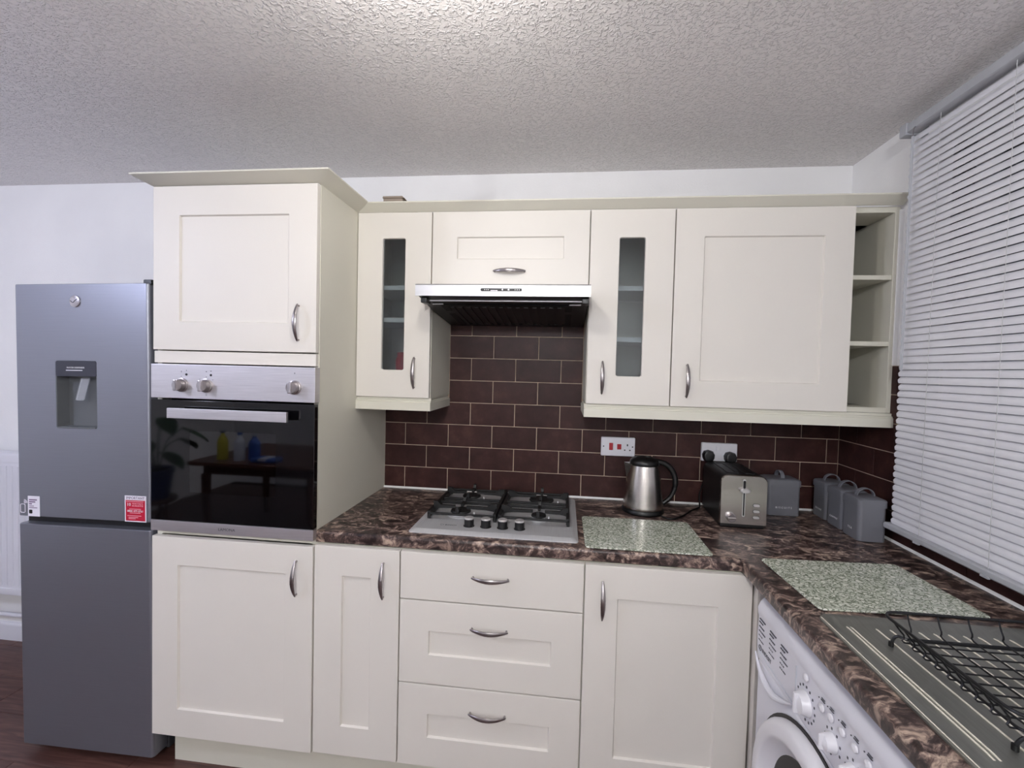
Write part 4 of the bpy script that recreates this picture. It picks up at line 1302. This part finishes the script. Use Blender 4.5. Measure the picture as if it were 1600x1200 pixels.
# ------------------------------------------------------------------ lamps
def globe_lamp(spec, lab, nm):
    (x, y, z), r, c, s = spec
    t = thing('pendant_lamp', (x, y, z), lab, 'lamp')
    mk('ceiling_rose', lathe(B(), [(.001, ZC - .0005), (.055, ZC - .0005), (.052, ZC - .018), (.020, ZC - .024), (.001, ZC - .024)], (x, y, 0), 32), 'white', t)
    mk('stem', tube(B(), [(x, y, ZC - .022), (x, y, z + r * .9)], .006, 10), 'white', t)
    mk('globe', lathe(B(), [(max(.001, r * math.sin(PI * i / 16)), z - r * math.cos(PI * i / 16)) for i in range(17)], (x, y, 0), 32), glow(nm, c, s), t)
globe_lamp(LAMP_COUNTER, 'round opal pendant lamp hanging above the worktop run', 'lit_globe_counter')
globe_lamp(LAMP_ROOM, 'round opal pendant lamp hanging in the rear half of the room', 'lit_globe_room')
globe_lamp(LAMP_DINING, 'round cool white pendant lamp hanging in front of the fridge side', 'lit_globe_dining')

# ------------------------------------------------------------------ dining corner mirrored in the oven door
t = thing('dining_table', (-0.95, -2.95, 0), 'brown dining table mirrored in the black oven door', 'table')
mk('table_top', box(B(), -1.52, -0.40, -3.40, -2.46, 0.655, 0.685, .004), 'tablewood', t)
mk('apron', box(B(), -1.44, -0.48, -3.32, -2.54, 0.575, 0.655, .002), 'tablewood', t)
for x in (-1.45, -0.52):
    for y in (-3.33, -2.58):
        mk('leg', loft(B(), [[(x + a * k, y + b * k, z) for a, b in ((0, 0), (.05, 0), (.05, .05), (0, .05))] for z, k in ((0, .7), (.575, 1.0))]), 'tablewood', t)
def bottle(x, y, h, r, m_, cap, lab):
    t = thing('bottle', (x, y, 0.685), lab, 'bottle', 'bottles on the dining table')
    mk('body', lathe(B(), [(.001, .6852), (r, .6852), (r, .685 + h * .62), (r * .8, .685 + h * .72), (r * .36, .685 + h * .84), (r * .36, .685 + h * .93), (.001, .685 + h * .93)], (x, y, 0), 24), m_, t)
    mk('cap', lathe(B(), [(.001, .685 + h * .915), (r * .42, .685 + h * .915), (r * .42, .685 + h), (.001, .685 + h)], (x, y, 0), 16), cap, t)
bottle(-1.335, -2.62, .235, .040, 'yellow', 'blue', 'yellow bottle with dark cap mirrored in the oven door')
bottle(-1.170, -2.60, .225, .042, 'pale', 'bluegreen', 'pale bottle with blue cap mirrored in the oven door')
bottle(-1.085, -2.66, .210, .045, 'bluegreen', 'pale', 'blue bottle with pale cap mirrored in the oven door')
t = thing('packet', (-0.93, -2.60, 0.685), 'flat blue and white packet lying on the dining table', 'packet')
mk('pouch', loft(B(), [[(-0.93 + a * k, -2.60 + b * k, z) for a, b in rrect(-.11, .11, -.07, .07, .02)] for z, k in ((.6853, .9), (.700, 1.0), (.716, .92))]), 'bluegreen', t)
mk('paper_band', box(B(), -0.965, -0.895, -2.672, -2.528, .6995, .7185, .003), 'pale', t)
t = thing('stool', (-1.72, -2.36, 0), 'low dark stool carrying the potted plant', 'stool')
mk('seat', lathe(B(), [(.001, .385), (.15, .385), (.155, .392), (.155, .405), (.15, .412), (.001, .412)], (-1.72, -2.36, 0), 32), 'tablewood', t)
for i in range(3):
    a = i * 2 * PI / 3
    mk('leg', tube(B(), [(-1.72 + .15 * math.cos(a), -2.36 + .15 * math.sin(a), 0), (-1.72 + .09 * math.cos(a), -2.36 + .09 * math.sin(a), .386)], [.012, .016], 10), 'tablewood', t)
t = thing('potted_plant', (-1.72, -2.36, 0.4125), 'broad-leaved plant in a dark blue pot mirrored in the oven door', 'plant')
pt_ = mk('pot', lathe(B(), [(.001, .4128), (.095, .4128), (.125, .60), (.135, .605), (.135, .640), (.118, .640), (.112, .600), (.001, .600)], (-1.72, -2.36, 0), 32), 'blue', t)
mk('soil', lathe(B(), [(.001, .601), (.111, .601), (.111, .622), (.001, .628)], (-1.72, -2.36, 0), 24), 'soil', pt_)
for i in range(9):
    a = i * 2.4
    rr_ = .16 + .05 * (i % 3)
    tip = Vector((-1.76 + .7 * rr_ * math.cos(a), -2.36 + rr_ * math.sin(a), .76 + .035 * i))
    base_ = Vector((-1.72 + .02 * math.cos(a), -2.36 + .02 * math.sin(a), .624))
    mid = (base_ + tip) / 2 + Vector((-.03 * math.cos(a), -.03 * math.sin(a), .06))
    st_ = mk('stem', tube(B(), smooth_path([base_, mid, tip], 5), .004, 6), 'leaf', t)
    lf = B()
    d_ = Vector((math.cos(a), math.sin(a), -.35)).normalized()
    n_ = Vector((-math.sin(a), math.cos(a), 0))
    u_ = n_.cross(d_)
    L_ = []
    for k in range(9):
        s_ = k / 8
        w_ = .075 * math.sin(PI * min(1, .08 + s_ * .92)) ** .8 + .002
        c_ = tip + d_ * (.20 * s_) + Vector((0, 0, -.05 * s_ * s_))
        L_.append([c_ - n_ * w_ - u_ * .012, c_ + u_ * .001, c_ + n_ * w_ - u_ * .012, c_ - u_ * .001])
    loft(lf, L_)
    mk('leaf', lf, 'leaf', st_)
